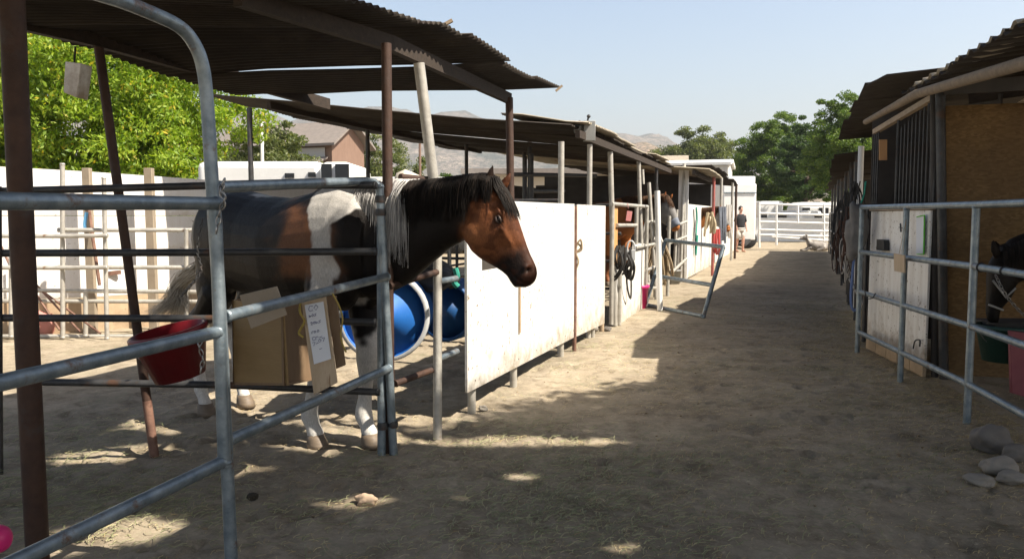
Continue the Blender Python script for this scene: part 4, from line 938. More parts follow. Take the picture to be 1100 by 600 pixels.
def coat(p):
    q = p-O_; x = q.dot(d_)/HS; y = q.dot(n_); z = p.z/HS
    nz = noise.noise(p*6)*.055+noise.noise(p*22)*.016
    c = BLK
    # brown flank and belly
    k = sstep(.16, .34, x+nz*2)*sstep(.72, .60, x+nz)*sstep(1.42, 1.30, z+nz+.25*(x-.4))*sstep(.92, 1.02, z+nz); c = lerpc(c, BRN, k)
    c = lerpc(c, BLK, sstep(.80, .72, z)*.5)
    # white patch from withers down the shoulder
    back = .40 if z > 1.48 else .40+(1.48-z)*.55
    front = .94 if z > 1.46 else .94-(1.46-z)*1.6
    front = max(front, .65); back = min(back, .50)
    w = sstep(back-.012, back+.012, x+nz)*sstep(front+.012, front-.012, x+nz)*sstep(.80, .84, z)
    if z < 1.16: w *= sstep(.46, .52, x)*1.0
    inneck = x > .70 and z > 1.16
    c = lerpc(c, WHT, min(1, w))
    # rump star
    k = sstep(.085, .06, math.hypot((x+.22)*.8, (z-1.485)*1.6)+nz); c = lerpc(c, WHT, k)
    # legs
    for h in (hFL, hFR, hHL, hHR):
        dd = math.hypot(p.x-h.x, p.y-h.y)
        if dd < .24 and p.z < .76 and abs(y) > .0: c = lerpc(c, (.60, .58, .54), sstep(.74 if h in (hFL, hFR) else .62, .66 if h in (hFL, hFR) else .54, p.z+nz*2))
    # neck: black, head: bay
    if x > .98:
        c = BLK
    # head by its own axis
    r = p-HP; hxp = (p-K(520, 205)).dot(hx)
    if (p-HC_).length < .48:
        hz = (p-K(520, 205)).dot(hu)
        k = sstep(498, 510, 550+F*p.x/p.y)*(1 if p.z > 1.05 else 1)
        px = 550+F*p.x/p.y
        onhead = sstep(-.035, .015, (p-K(505, 235)).dot(hx)*.75+(p-K(505, 235)).dot(hu)*.75+nz*.4)
        c = lerpc(c, BAY, onhead)
        dk = sstep(.385, .47, (p-K(527, 190)).dot(hx)+nz*.3+.05*((p-K(545, 240)).dot(hu)))
        c = lerpc(c, (.018, .011, .009), dk*onhead)
        br = sstep(.045, .0, (p-K(552, 240)).dot(hu)*-1) if hz > 0 else 0
        c = lerpc(c, BAYD, .55*br*onhead); c = lerpc(c, BAYD, onhead*.6*sstep(.02, .35, noise.noise(p*14)+.5*noise.noise(p*37)))
        if p.z > K(530, 196).z: c = lerpc(c, BLK if (p-HP).dot(HR_) < 0 else BAYD, .9)
        for e_ in EYES: c = lerpc(c, BLK, math.exp(-((p-e_).length/.030)**2)*.95)
        c = lerpc(c, lerpc(BAY, (.30, .13, .055), .7), .6*math.exp(-((p-(K(512, 252)-HR_*.09)).length/.07)**2))
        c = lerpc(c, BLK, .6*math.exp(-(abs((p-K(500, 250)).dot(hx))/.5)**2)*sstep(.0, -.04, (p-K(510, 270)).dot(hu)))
    return tuple(max(0, v) for v in c)
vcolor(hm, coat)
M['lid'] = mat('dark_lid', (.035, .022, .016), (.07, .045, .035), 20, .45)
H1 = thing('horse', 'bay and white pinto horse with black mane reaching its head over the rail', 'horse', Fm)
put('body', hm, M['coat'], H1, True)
for i, c in enumerate(EYES):
    s = -1 if i == 0 else 1; e = thing('eye', None, None, (0, 0, 0)); bpy.data.objects.remove(e)
    obj('eye', MB().blob(c-HR_*s*.0125, .0195, 3, 0), 'eye', H1, True)
    lid = MB(); cc = c-HR_*s*.0125
    for sg in (1, -1):
        arc = [cc+HR_*s*(.0165*math.cos(t*.9))*1.05+hx*(.024*math.sin(t))+hu*sg*(.0125*math.cos(t))*(1.0 if sg > 0 else .75) for t in [(-1+2*k/10)*1.45 for k in range(11)]]
        lid.tube(arc, [.003+.004*math.sin(PI*k/10) for k in range(11)], 8)
    obj('eyelid', lid, M['lid'], H1)
for h in (hFL, hFR, hHL, hHR):
    q = Matrix((d_, n_, Z3)).transposed(); mb = MB(); vs = []
    prof = [(.066, .0, .022), (.063, .03, .014), (.056, .06, .004), (.048, .088, -.004)]
    secs = [(Vector((h.x, h.y, z))+d_*fx, d_, n_, r*1.12, r*.95, r, 2.1) for r, z, fx in prof]; loft(mb, secs, 20); obj('hoof', mb, 'hoof', H1, True)
# mane: black over most of the crest, a white lock at the withers
rm = random.Random(2)
crest = [U(384, 200, 4.90), U(398, 195.5, 4.87), U(430, 195, 4.80), U(458, 194.5, 4.74), U(482, 192, 4.69), U(504, 189, 4.645), U(522, 187, 4.61), U(531, 189, 4.58)]
CR = spline(crest, 12)
def crest_at(t): t *= len(CR)-1; i = min(int(t), len(CR)-2); return CR[i].lerp(CR[i+1], t-i)
mbk = MB(); mwh = MB()
for k in range(4900):
    t = rm.random() if k < 3600 else rm.uniform(0, .36)
    c = crest_at(t)+Vector((rm.uniform(-.01, .01), rm.uniform(-.012, .012), -.004)); px = 550+F*c.x/c.y
    side = -(n_*(1-t)+HR_*t).normalized(); wd = float(np.interp(t, [0, .25, .5, .8, 1], [.10, .135, .115, .092, .070]))+rm.uniform(.004, .016)
    white = px < 449+rm.gauss(0, 2.0); L = rm.uniform(.26, .42) if white else rm.uniform(.13, .25)*(1 if px < 510 else .8)
    if white and px > 415 and rm.random() < .5: L *= 1.2
    if not white and px > 512: L = rm.uniform(.06, .16)
    drift = Vector((rm.uniform(-.012, .016)+.03*noise.noise(Vector((t*14, 0, 3))), 0, 0)); L *= 1+.35*noise.noise(Vector((t*22, 0, 7)))
    pts = [c+side*wd*.45+Z3*.006, c+side*wd*.98-Z3*L*.30+drift*.3, c+side*(wd*1.08)-Z3*L*.62+drift*.7, c+side*(wd*1.10+rm.uniform(-.005, .008))-Z3*L+drift]
    hair(mwh if white else mbk, c-side*.015, pts, rm.uniform(.0016, .0038), 3)
# forelock
for k in range(420):
    c = K(527+rm.uniform(-3, 8), 190+rm.uniform(-1, 4)+0)+HR_*rm.uniform(-.072, .03); L = rm.uniform(.07, .23)
    lean = rm.uniform(-.02, .045); off = rm.uniform(.010, .026)
    pts = []
    sx = c
    for q in (.33, .66, 1):
        hof = (c-K(528, 191)).dot(HR_); r0 = K(np.interp(q*L, [0, .05, .12, .2, .27], [533, 543, 550.5, 556, 560]), np.interp(q*L, [0, .05, .12, .2, .27], [193, 205, 219, 233, 246]))
        pts.append(r0+hof*HR_*(1+.15*q)+hu*(off*.45-.030*(hof/.07)**2)-HR_*lean*q*.6)
    hair(mbk, c, pts, rm.uniform(.0012, .0028), 3)
obj('mane', mbk, 'mane_black', H1, True); obj('mane', mwh, 'mane_white', H1, True, label='white lock of mane at the withers')
tl_ = MB(); dock = BL(-.80, 0, 1.22)
for k in range(900):
    a = rm.uniform(-1, 1); b = rm.random()
    r0 = dock+n_*rm.uniform(-.03, .03)+Z3*rm.uniform(-.10, .04)
    tip = U(rm.gauss(200-44*b**1.5, 5), rm.gauss(334+6*b, 4), 6.35+rm.uniform(-.1, .1))
    m1 = r0-d_*(.04+rm.uniform(0, .02))-Z3*.16+n_*rm.uniform(-.02, .02)+n_*.05; m2 = U(198+rm.gauss(0, 3)-4*b, 303+rm.gauss(0, 4), 6.35)
    m3 = m2.lerp(tip, .5)+Z3*(-.05+.03*rm.random())
    hair(tl_, r0, [m1, m2, m3, tip], rm.uniform(.0016, .0035), 3)
limb(tl_, [BL(-.76, 0, 1.30), BL(-.83, 0, 1.22), BL(-.86, 0, 1.10)], [.045, .04, .03])
obj('tail', tl_, 'tail_cream', H1, True)

# other horses: same anatomy, other coats, turned and set where they stand
def horse_copy(label, coatfn, pos, yaw, scale, mane='mane_black', mask=None, mirror=False):
    c = copy_tree(H1); c['label'] = label
    Mx = Matrix.Translation(pos) @ Matrix.Rotation(yaw, 4, 'Z') @ Matrix.Diagonal((scale, -scale if mirror else scale, scale, 1))
    c.matrix_world = Mx; c.location = pos; c.rotation_euler = (0, 0, yaw); c.scale = (scale, -scale if mirror else scale, scale)
    for ch in list(c.children):
        if ch.name.startswith('body'):
            ch.data = ch.data.copy(); at = ch.data.color_attributes['coat']; n = len(ch.data.vertices)
            co = np.empty(n*3, np.float32); ch.data.vertices.foreach_get('co', co); co = co.reshape(-1, 3)+np.array(ch.location+H1.location, np.float32)
            buf = np.ones((n, 4), np.float32)
            for i, v in enumerate(co): buf[i, :3] = coatfn(Vector(v.tolist()))
            at.data.foreach_set('color', buf.ravel())
        if ch.name.startswith(('mane', 'tail')):
            ch.data = ch.data.copy(); ch.data.materials[0] = M[mane]
            if ch.name.startswith('mane'): ch.pop('label', None) if 'label' in ch.keys() else None
    return c
def hood(parent, y0=-.06, y1=.40, mt='grey_cloth', neckpart=True):
    mb = MB(); L = [(c, u, sd, a+.014, b+.014, w+.016, e) for c, u, sd, a, b, w, e in hs[:9]]
    loft(mb, L, 24)
    if neckpart: loft(mb, [(c, u, sd, a+.016, b+.014, w+.018, e) for c, u, sd, a, b, w, e in neck[3:]], 24)
    o = obj('fly_mask', mb, mt, None, True); loc = o.location.copy(); o.parent = parent; o.location = loc-H1.location; return o
def chestnut(p):
    q = p-O_; z = p.z; c = (.40, .15, .045)
    if z < .55: c = (.12, .05, .025)
    return lerpc(c, (.22, .08, .03), sstep(-.1, .3, noise.noise(p*3)))
def place_by_head(D, px, py, yaw, scale, mirror=False):
    """where the root must stand for the middle of the head to sit at the given spot"""
    hd = K(530, 240)-H1.location; hd.y *= -1 if mirror else 1
    v = Matrix.Rotation(yaw, 3, 'Z') @ (hd*scale); t = U(px, py, D); return Vector((t.x-v.x, t.y-v.y, 0)), t.z-v.z
p2, dz2 = place_by_head(14.4, 716, 214, R(-22), 1.03)
H2 = horse_copy('chestnut horse wearing a grey fly mask and neck hood behind the loose gate', chestnut, p2+Z3*max(0, min(.10, dz2)), R(-22), 1.03, 'mane_brown'); hood(H2)
sm = MB(); L = [(c, u, sd, a+.018, b+.016, w+.020, e) for c, u, sd, a, b, w, e in hs[7:11]]; loft(sm, L, 20)
o = obj('mask_nose_patch', sm, 'denim', None, True); loc = o.location.copy(); o.parent = H2; o.location = loc-H1.location
p4, dz4 = place_by_head(20.3, 774, 212, R(6), 1.0)
H4 = horse_copy('distant chestnut horse in a grey fly mask near the red ropes', chestnut, p4, R(6), 1.0, 'mane_brown'); hood(H4, neckpart=False)
# ------------------------------------------------------------------ right-hand stalls
Zr = lambda py, D: Zat(py, D)
FPT = [(3.6, 1190), ]
def rp(D, z, off=0): return RF(D, z)+Vector((.947, -.322, 0))*off
rails = []
for z0, z1 in ((1.475, 1.49), (1.07, 1.03), (.67, .62), (.28, .20)):
    rails.append([rp(1.9, z0), rp(5.34, z0), rp(8.38, z1)])
railing('corral_panel', 'four-rail pale pipe panel along the boarded stall on the right', 'corral panel', rails[:4],
        [[rp(5.34, -.05), rp(5.34, 1.47)], [rp(6.84, -.05), rp(6.84, 1.47)], [rp(8.34, -.05), rp(8.36, 1.49)], [rp(2.6, -.05), rp(2.6, 1.47)]], 'galv', GP, .024)
t = thing('stall_front', 'whitewashed boarded stall front with barred upper window on the right', 'stall front', rp(7.6, 0, .2))
P0, P1 = Vector((3.615, 6.98, 0)), Vector((3.80, 8.55, 0)); nb = Vector((-.99, .12, 0))
def bb(mb, k0, k1, z0, z1, th=.02, off=0):
    a, b = P0.lerp(P1, k0)+nb*off, P0.lerp(P1, k1)+nb*off
    mb.slab([Vector((a.x, a.y, z0)), Vector((b.x, b.y, z0)), Vector((b.x, b.y, z1)), Vector((a.x, a.y, z1))], th, nb)
mb = MB(); bb(mb, 0, .33, .13, 1.45); obj('board', mb, 'wb3', t, bevel=.003)
mb = MB(); bb(mb, .34, 1, .13, 1.45); obj('board', mb, 'wb3', t, bevel=.003)
mb = MB()
for i in range(5): bb(mb, i*.2+.005, i*.2+.195, 0, .125-.01*(i % 2), .03)
obj('kickboard', mb, 'wood_dirty', t)
mb = MB(); bb(mb, -.02, 1.0, 1.455, 1.515, .05, -.01); obj('top_rail', mb, 'pole_wood', t)
for i in range(11):
    k = -.0+.58*i/10; p = P0.lerp(P1, k); obj('bar', MB().tube([p+Z3*1.5, p+Z3*(2.42-.02*i)], .0095, 6), 'galv_dark', t)
for i in range(3):
    k = .94+.04*i; p = P0.lerp(P1, k); obj('bar', MB().tube([p+Z3*1.5, p+Z3*2.3], .0095, 6), 'galv_dark', t)
mb = MB(); p = P0.lerp(P1, .58); mb.tube([p+Z3*1.5, p+Z3*2.35], .016, 8); obj('window_frame', mb, 'galv_dark', t)
mb = MB(); mb.bar(P0.lerp(P1, -.03)+Z3*2.43, P0.lerp(P1, 1.02)+Z3*2.28, .05, .05); obj('window_frame', mb, 'pole_wood', t)
q0 = P0+BP*.55
wall_seg('stall_partition', 'tall oriented strand board partition in the near right stall', Vector((3.72, 7.05, 0)), Vector((3.72, 7.05, 0))+BP*4.2, .02, 2.34, 'osb', 'stall wall', .015, 'stall walls')
wall_seg('stall_partition', 'dark back board behind the barred window', Vector((4.4, 7.4, 0)), Vector((4.6, 9.0, 0)), .1, 2.5, 'dark_board', 'stall wall', .02, 'stall walls')
wall_seg('stall_partition', 'dark board closing the far side of the whitewashed stall', Vector((3.85, 8.75, 0)), Vector((3.85, 8.75, 0))+BP*3.5, .1, 2.5, 'dark_board', 'stall wall', .02, 'stall walls')
wall_seg('stall_partition', 'rear wall of the near right stall', Vector((7.4, 2.0, 0)), Vector((8.2, 6.4, 0)), .05, 2.4, 'dark_board', 'stall wall', .02, 'stall walls')
tag(obj('latch_board', MB().slab([U(945, 150, 7.9), U(953, 150, 7.85), U(953, 172, 7.85), U(945, 172, 7.9)], .02, (0, 1, 0)), mat('amber_board', (.30, .15, .04), (.22, .10, .03), 5, .6)), 'amber wooden board inside the barred window', 'board')
# things on the white stall front
def onb(px, py, off=.05): return UP(px, py, P0+nb*off, nb)
t = thing('wood_tag', 'small wooden plaque hanging by a string on the middle fence rail', 'plaque', onb(967, 292))
obj('plaque', MB().slab([onb(961.5, 272, .36), onb(973, 274, .36), onb(973, 293, .36), onb(962, 291, .36)], .012, nb), 'plank', t, bevel=.002)
obj('string', MB().tube([onb(966, 272, .36), onb(973.5, 236, .36), onb(970, 272, .36)], .002, 4), 'tan_rope', t)
t = thing('clip_frame', 'narrow green edged clipboard on the white stall front', 'clipboard', onb(989, 273))
obj('face', MB().slab([onb(985, 233), onb(993, 231, .05), onb(992, 272), onb(985, 272)], .006, nb), 'paper', t)
mb = MB(); E = [onb(984.8, 233, .06), onb(993.2, 231, .06), onb(992.4, 273, .06), onb(984.8, 273, .06)]; mb.tube([E[1], E[2]], .007, 6).tube([E[0], E[1]], .005, 6).tube([E[2], E[3]], .004, 6); obj('edging', mb, 'green_edge', t)
tag(obj('junction_box', MB().slab([onb(947, 257, .03), onb(955, 257.5, .03), onb(955.5, 269, .03), onb(947, 268.5, .03)], .05, nb), 'black_rubber', bevel=.004), 'small dark box fixed low on the upper white board', 'box')
tag(obj('door_latch', MB().tube([onb(967.3, 240), onb(967.8, 249)], .008, 8).tube([onb(965.5, 244, .05), onb(970, 245, .05)], .004, 6), 'galv_dark'), 'small dark latch near the top of the white board', 'latch')
tag(obj('hook', MB().tube(spline([onb(981, 374), onb(983, 366), onb(988, 365), onb(988, 372)], 4), .007, 6), 'galv_dark'), 'bent dark hook low on the white stall board', 'hook')
chain('chain', 'thin chain wrapped round the third rail of the right panel', [rp(8.0, .67, -.03), rp(7.9, .60, -.03), rp(7.7, .62, -.03), rp(7.6, .67, -.03)], .02, .002, 'galv_dark')
for dd in (5.22, 4.86):
    c = rp(dd, 1.07); a = (RF(5.3)-RF(4.8)).normalized()
    mb = MB(); mb.lathe([(.026, -.012), (.032, 0), (.026, .012)], 14, c, a.to_track_quat('Z', 'Y').to_matrix()); tag(obj('strap_loop', mb, 'black_strap'), 'black strap loop buckled round the second rail, %s' % ('next to the pipe upright' if dd > 5 else 'farther right above the dark horse'), 'strap')
# grey blanket and ropes at the far end of the panel
mb = MB(); mb.blob(rp(8.45, 1.27, -.04), (.10, .07, .27), 3, .35, 5); tag(obj('hanging_blanket', mb, 'grey_cloth', smooth=True), 'grey cloth bag hanging over the end of the right panel', 'cloth')
D9 = 8.6
rope('lead_rope', 'blue lead rope loop hanging at the end of the right panel', [U(921, 250, D9), U(916, 290, D9), U(914, 322, D9), U(917, 333, D9), U(922, 326, D9), U(923, 290, D9), U(922, 250, D9)], .014, 'blue_rope')
rope('lead_rope', 'teal rope hanging from the dark roof post', [U(930, 195, 8.5), U(928, 210, 8.6), U(924, 222, 8.7), U(927, 235, 8.7)], .010, 'green_rope')
STR = [(925, 235, 325, 8.9, 'blue_rope', .010, 'thin violet blue rope beside the loop'), (921, 215, 255, 9.0, 'white_rope', .010, 'pale short rope on the right row post')]
for px, y0, y1, D, m, r, lab in STR: rope('lead_rope', lab, [U(px, y0, D), U(px-1.5, (y0+y1)/2, D-.05), U(px-2, y1, D)], r, m)
CL = [(917, 195, 9.3, .9, 'black_strap', 'black halters on the post just past the blue loop'), (913, 222, 9.9, 1.0, 'brown_strap', 'brown halters hanging below the white post'), (909, 205, 10.6, 1.1, 'black_strap', 'black bridles at the middle of the dark right row'), (906, 236, 11.3, .9, 'brown_strap', 'maroon straps behind the black bridles'), (903, 215, 12.4, 1.0, 'black_strap', 'farthest cluster of black halters on the right row'), (911, 250, 10.2, .8, 'white_rope', 'pale ropes among the dark halters')]
for i, (px, py, D, h, m, lab) in enumerate(CL):
    tangle('halter', lab, U(px, py, D), .15, h*.85, 7, m, 20+i, 'halter', .007, .09, 'halters hanging along the right row')
tag(obj('hoof_pick', MB().tube([U(895.5, 246, 13), U(894.5, 240, 13), U(897, 232, 13), U(898, 225, 13)], .02, 6), 'black_rubber'), 'black hook hanging at the left edge of the right row', 'hook')
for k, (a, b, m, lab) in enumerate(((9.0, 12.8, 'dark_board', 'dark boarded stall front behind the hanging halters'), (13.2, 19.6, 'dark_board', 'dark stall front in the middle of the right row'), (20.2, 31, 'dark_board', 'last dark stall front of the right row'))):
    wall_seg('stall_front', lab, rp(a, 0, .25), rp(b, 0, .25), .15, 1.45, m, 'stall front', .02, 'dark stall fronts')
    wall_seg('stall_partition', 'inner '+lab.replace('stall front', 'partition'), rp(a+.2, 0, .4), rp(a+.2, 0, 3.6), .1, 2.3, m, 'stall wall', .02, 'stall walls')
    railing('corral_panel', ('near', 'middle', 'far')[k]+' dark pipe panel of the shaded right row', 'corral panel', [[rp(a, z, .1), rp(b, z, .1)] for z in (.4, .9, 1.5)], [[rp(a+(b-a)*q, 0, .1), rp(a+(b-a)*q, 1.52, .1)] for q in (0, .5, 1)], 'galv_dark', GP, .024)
# dark horse feeding at the right edge
def black(p): return lerpc((.006, .005, .004), (.012, .008, .006), sstep(-.2, .3, noise.noise(p*3)))
def feeding_horse():
    mb = MB(); D0 = 5.75
    Rv = Vector((.25, .97, 0)).normalized(); P = U(1080, 280, D0); Q = lambda px, py: UP(px, py, P, Rv)
    hd = [((1068, 272), (1092, 300), .06), ((1062, 282), (1090, 312), .085), ((1060, 297), (1084, 322), .09), ((1060, 312), (1079, 327), .068), ((1059, 325), (1074, 334), .052), ((1059, 335), (1073, 341), .052), ((1061, 344), (1072, 346), .042), ((1064, 348), (1070, 348.5), .02)]
    L = []
    for a, b, w in hd: L.append(pair(Q(*a), Q(*b), w, Rv, 2.3))
    loft(mb, L, 24)
    loft(mb, [pair(Q(1072, 268), Q(1092, 305), .07, Rv), pair(Q(1085, 256), Q(1102, 300), .09, Rv), pair(Q(1105, 248), Q(1118, 308), .12, Rv), pair(Q(1135, 236), Q(1140, 325), .16, Rv), pair(Q(1165, 225), Q(1160, 350), .2, Rv)], 24)
    b0 = Q(1160, 290); bx = Vector((1, -.12, 0)).normalized(); by = Vector((.12, 1, 0)).normalized()
    for k_ in range(1): loft(mb, [(b0.xy.to_3d()+bx*x+Z3*z, Z3, by, ru, rd, w, 2.1) for x, z, ru, rd, w in [(-.02, 1.12, .2, .2, .15), (.12, 1.14, .32, .3, .22), (.35, 1.16, .38, .36, .27), (.8, 1.12, .33, .36, .3), (1.2, 1.16, .34, .34, .29), (1.45, 1.16, .3, .3, .24), (1.58, 1.14, .14, .16, .1)]], 24)
    for x, s in ((.3, -1), (.3, 1), (1.3, -1), (1.3, 1)):
        tp = b0.xy.to_3d()+bx*x+by*s*.15; limb(mb, [tp+Z3*.95, tp+Z3*.5, tp+Z3*.45, tp+Z3*.2, tp+Z3*.14, tp+Z3*.0], [.11, .06, .05, .035, .045, .06], 12)
    for px, tx, off in ((1068, 1063, -.05), (1076, 1070, .05)):
        b = Q(px, 273)+Rv*off; t_ = Q(tx, 256)+Rv*off; u = (t_-b); loft(mb, [(b+u*q, Rv, u.normalized().cross(Rv), w*.4, w*.4, w, 2) for q, w in ((-.1, .022), (.2, .034), (.5, .032), (.8, .018), (1, .003))], 12)
    me = fuse(mb, .014, 4); vcolor(me, black); t = thing('horse', 'black horse in a chain halter eating from a dark green tub', 'horse', b0.xy.to_3d())
    put('body', me, M['coat'], t, True)
    obj('eye', MB().blob(Q(1071, 290)-Rv*.088, .019, 2, 0), 'eye', t, True)
    mm = MB()
    for k in range(300):
        q = rm.random(); c = Q(1074+70*q, 264-30*q); hair(mm, c, [c-Rv*(.07+.09*q)-Z3*.04, c-Rv*(.10+.09*q)-Z3*rm.uniform(.10, .2)], .005)
    obj('mane', mm, 'mane_black', t, True)
    return Q, Rv
Q5, R5 = feeding_horse()
hl = MB(); hl.tube([Q5(1062, 300)-R5*.095, Q5(1076, 318)-R5*.085, Q5(1086, 308)-R5*.10], .008, 6).tube([Q5(1059, 326)-R5*.06, Q5(1075, 332)-R5*.06], .008, 6)
tag(obj('halter', hl, 'grey_box'), 'grey halter on the black feeding horse', 'halter')
chain('chain', 'pale chain hanging across the black horse face', [Q5(1064, 296)-R5*.13, Q5(1072, 312)-R5*.13, Q5(1083, 326)-R5*.13, Q5(1095, 338)-R5*.13], .03, .003)
bucket('bucket', 'dark green feed tub under the black horse muzzle', U(1080, 387, 5.75), .15, .2, .26, 'dark_green')
tag(obj('feed_shelf', MB().box(U(1090, 347, 5.9), (.46, .3, .04)).tube([U(1070, 348, 5.72), U(1060, 347, 5.72)], .01), 'dark_board'), 'dark shelf beside the green feed tub', 'shelf')
tag(obj('maroon_board', MB().slab([U(1085, 355, 5.5), U(1108, 358, 5.5), U(1108, 428, 5.5), U(1087, 422, 5.5)], .03, (0, 1, 0)), 'maroon', bevel=.004), 'upright maroon painted board at the right edge', 'board')

# river stones
for i, (px, py, w, h, m, lab) in enumerate(((1074, 474, 44, 34, 'stone_dark', 'large dark boulder standing behind the stone pile'), (1082, 504, 38, 22, 'stone', 'rounded grey stone on top of the pile at the right'), (1058, 518, 32, 14, 'stone', 'flat grey stone at the left foot of the pile'), (1092, 515, 30, 14, 'stone', 'pale stone at the right foot of the pile'), (1062, 501, 16, 11, 'stone', 'small stone wedged left of the pile top'), (1094, 488, 26, 22, 'stone_dark', 'dark stone half hidden behind the pile'))):
    g_ = G(px, py+h/2-1); s = g_.y/F
    o = obj('river_stone', MB().blob((g_.x, g_.y+w*s*.3, max(.01, h*s*.42)), (w*s*.52, w*s*.38, h*s*.52), 4, .16, i*3.1), m, smooth=True); tag(o, lab, 'stone', 'pile of river stones')
for px, py, w, lab, m in ((394, 536, 23, 'tan half-brick stone on the dirt before the horse', 'stone'), (519, 438, 10, 'small stone below the white board corner', 'stone'), (637, 352, 14, 'pale stone by the second board post', 'stone'), (652, 353, 9, 'dark dusty stone beside the pale one', 'stone_dark')):
    g_ = G(px, py+w*.25); s = g_.y/F; o = obj('stone', MB().blob((g_.x, g_.y, w*s*.22), (w*s*.5, w*s*.35, w*s*.32), 4, .22, px), m if px != 394 else mat('tan_stone', (.38, .27, .18), (.48, .36, .26), 8, .9, bmp=.5), smooth=True); tag(o, lab, 'stone')
tag(obj('manure', MB().blob(G(272, 540)+Z3*.035, (.025, .02, .018), 3, .3, 1), 'droppings'), 'small dark clod near the arch foot', 'clod')
tag(obj('rubber_ball', MB().blob(U(-2, 578, 2.75), (.045, .045, .05), 3, .02, 1), 'pink_plastic', smooth=True), 'pink red ball toy at the lower left edge', 'ball')
# ------------------------------------------------------------------ left background: pipe pen and white board wall
railing('corral_panel', 'sunlit pale pipe pen at far left with many rails', 'corral panel',
    [[U(-60, y, 8.9), U(65, y+.5, 9.0), U(116, y, 9.05)] for y in (253, 287)]+[[U(62, y, 9.1), U(190, y+0, 9.3), U(300, y, 9.6)] for y in (247, 287)]+[[U(-60, y0, 9.1), U(300, y1, 9.5)] for y0, y1 in ((311, 314), (323, 324), (361, 361))],
    [[U(67, 175, 9.05), U(67.5, 363, 9.05)], [U(111.5, 190, 9.1), U(115, 364, 9.1)], [U(12, 195, 9.0), U(12, 362, 9.0)], [U(92, 312, 9.15), U(92, 361, 9.15)], [U(200, 245, 9.3), U(200, 361, 9.3)]], 'galv_pale', GP, .024)
W0, W1, W2 = G(-220, 372), G(95, 357), G(262, 341)
for k, (a, b, z0, z1, lab) in enumerate(((W0, W1, 2.05, 1.93, 'left length of the sunlit white board wall'), (W1, W2, 1.93, 1.86, 'white board wall length behind the horse rump'), (W2, Vector((-2.6, 15.2, 0)), 1.86, 1.9, 'far white board wall length behind the horse back'))):
    t = thing('board_wall', lab, 'wall', (a+b)/2, 'white board wall'); n = (b-a).cross(Z3).normalized()
    if n.y > 0: n = -n
    H = [(0, .42, 'wood_dirty'), (.43, .98, 'wb4'), (.985, 1.40, 'wb4'), (1.405, None, 'wb4')]
    for z_0, z_1, m in H:
        mb = MB(); mb.slab([Vector((a.x, a.y, z_0)), Vector((b.x, b.y, z_0)), Vector((b.x, b.y, z_1 or z1)), Vector((a.x, a.y, z_1 or z0))], .02, n); obj('board', mb, m, t)
for px, yb, yt, m, r, lab in ((97, 357, 181, 'ply_grey', .045, 'square pale timber post of the pen wall, nearer the rusty post'), (163, 352, 181, 'ply_grey', .05, 'square tan timber post of the pen wall near the horse tail')):
    g_ = G(px, yb); tp = U(px, yt, g_.y-.1); tag(obj('timber_post', MB().box(Vector((tp.x, tp.y-.08, tp.z/2)), (r*2, r*1.6, tp.z)), m, bevel=.006), lab, 'post')
tag(obj('loose_pole', MB().tube([U(94, 215, 9.5), U(107, 306, 9.3)], .02, 8), 'rust_pale'), 'thin reddish pole leaning on the white wall', 'pole')
tag(obj('loose_plank', MB().bar(U(40, 303, 9.6), U(130, 292, 9.9), .03, .05), 'rust_pale'), 'long narrow plank leaning low on the white wall', 'plank')
rope('blue_tie', 'light blue strap tied on the white wall', [U(93, 228, 9.2), U(91, 240, 9.2), U(92, 248, 9.2)], .02, mat('light_blue', (.12, .35, .6)), 'strap')
tag(obj('salt_lick', MB().blob(G(44, 360)+Z3*.12, (.17, .15, .17), 3, .1, 2), mat('pink_block', (.55, .2, .18), (.5, .25, .2), 5, .8), smooth=True), 'dusty pink block on the sunlit ground at far left', 'salt block')
for k in range(4): tag(obj('loose_pole', MB().tube([U(0+k*14, 262+k*16, 9.3), U(42+k*22, 352+k*2, 9.0)], .013, 6), 'rust_pale'), ('first', 'second', 'third', 'fourth')[k]+' slanting thin rod from the left in the sunlit pen', 'rod', 'slanting rods in the pen')
# ------------------------------------------------------------------ buildings and trailers behind
def gable(name, label, c, yaw, L, Wd, he, hr, wall, roof, over=.4, group='buildings behind the stables', parts=True):
    t = thing(name, label, 'building', c, group); q = Matrix.Rotation(yaw, 3, 'Z'); c = Vector(c); T = lambda x, y, z: c+q @ Vector((x, y, z))
    mb = MB(); vs = []
    for x in (-L/2, L/2):
        vs += [T(x, -Wd/2, 0), T(x, Wd/2, 0), T(x, Wd/2, he), T(x, 0, hr), T(x, -Wd/2, he)]
    mb.add(vs, [(0, 1, 2, 3, 4), (9, 8, 7, 6, 5), (0, 4, 9, 5), (1, 6, 7, 2)]); obj('wall', mb, wall, t)
    mb = MB(); sl = (hr-he)/(Wd/2)
    for s in (-1, 1): mb.slab([T(-L/2-over, s*(Wd/2+over), he-sl*over+.03), T(L/2+over, s*(Wd/2+over), he-sl*over+.03), T(L/2+over, 0, hr+.03), T(-L/2-over, 0, hr+.03)], .14, (0, 0, 1))
    obj('roof', mb, roof, t); return t, T
P = U(345, 200, 45); ob_, T = gable('barn', 'brown gabled barn with orange brown end wall behind the trucks', (P.x-2.1, 47, 0), R(-22), 7.6, 3.2, 5.45, 6.5, 'barn_wall', 'barn_roof', .5)
obj('side_panel', MB().slab([T(-3.75, -1.66, 4.6), T(3.4, -1.66, 4.6), T(3.4, -1.66, 5.1), T(-3.75, -1.66, 5.1)], .05, (0, -1, 0)), 'grey_siding', ob_)
obj('lean_to_roof', MB().slab([T(-3.75, -1.7, 4.5), T(3.6, -1.7, 4.5), T(3.6, -3.4, 3.9), T(-3.75, -3.4, 3.9)], .1, (0, 0, 1)), 'barn_roof', ob_)
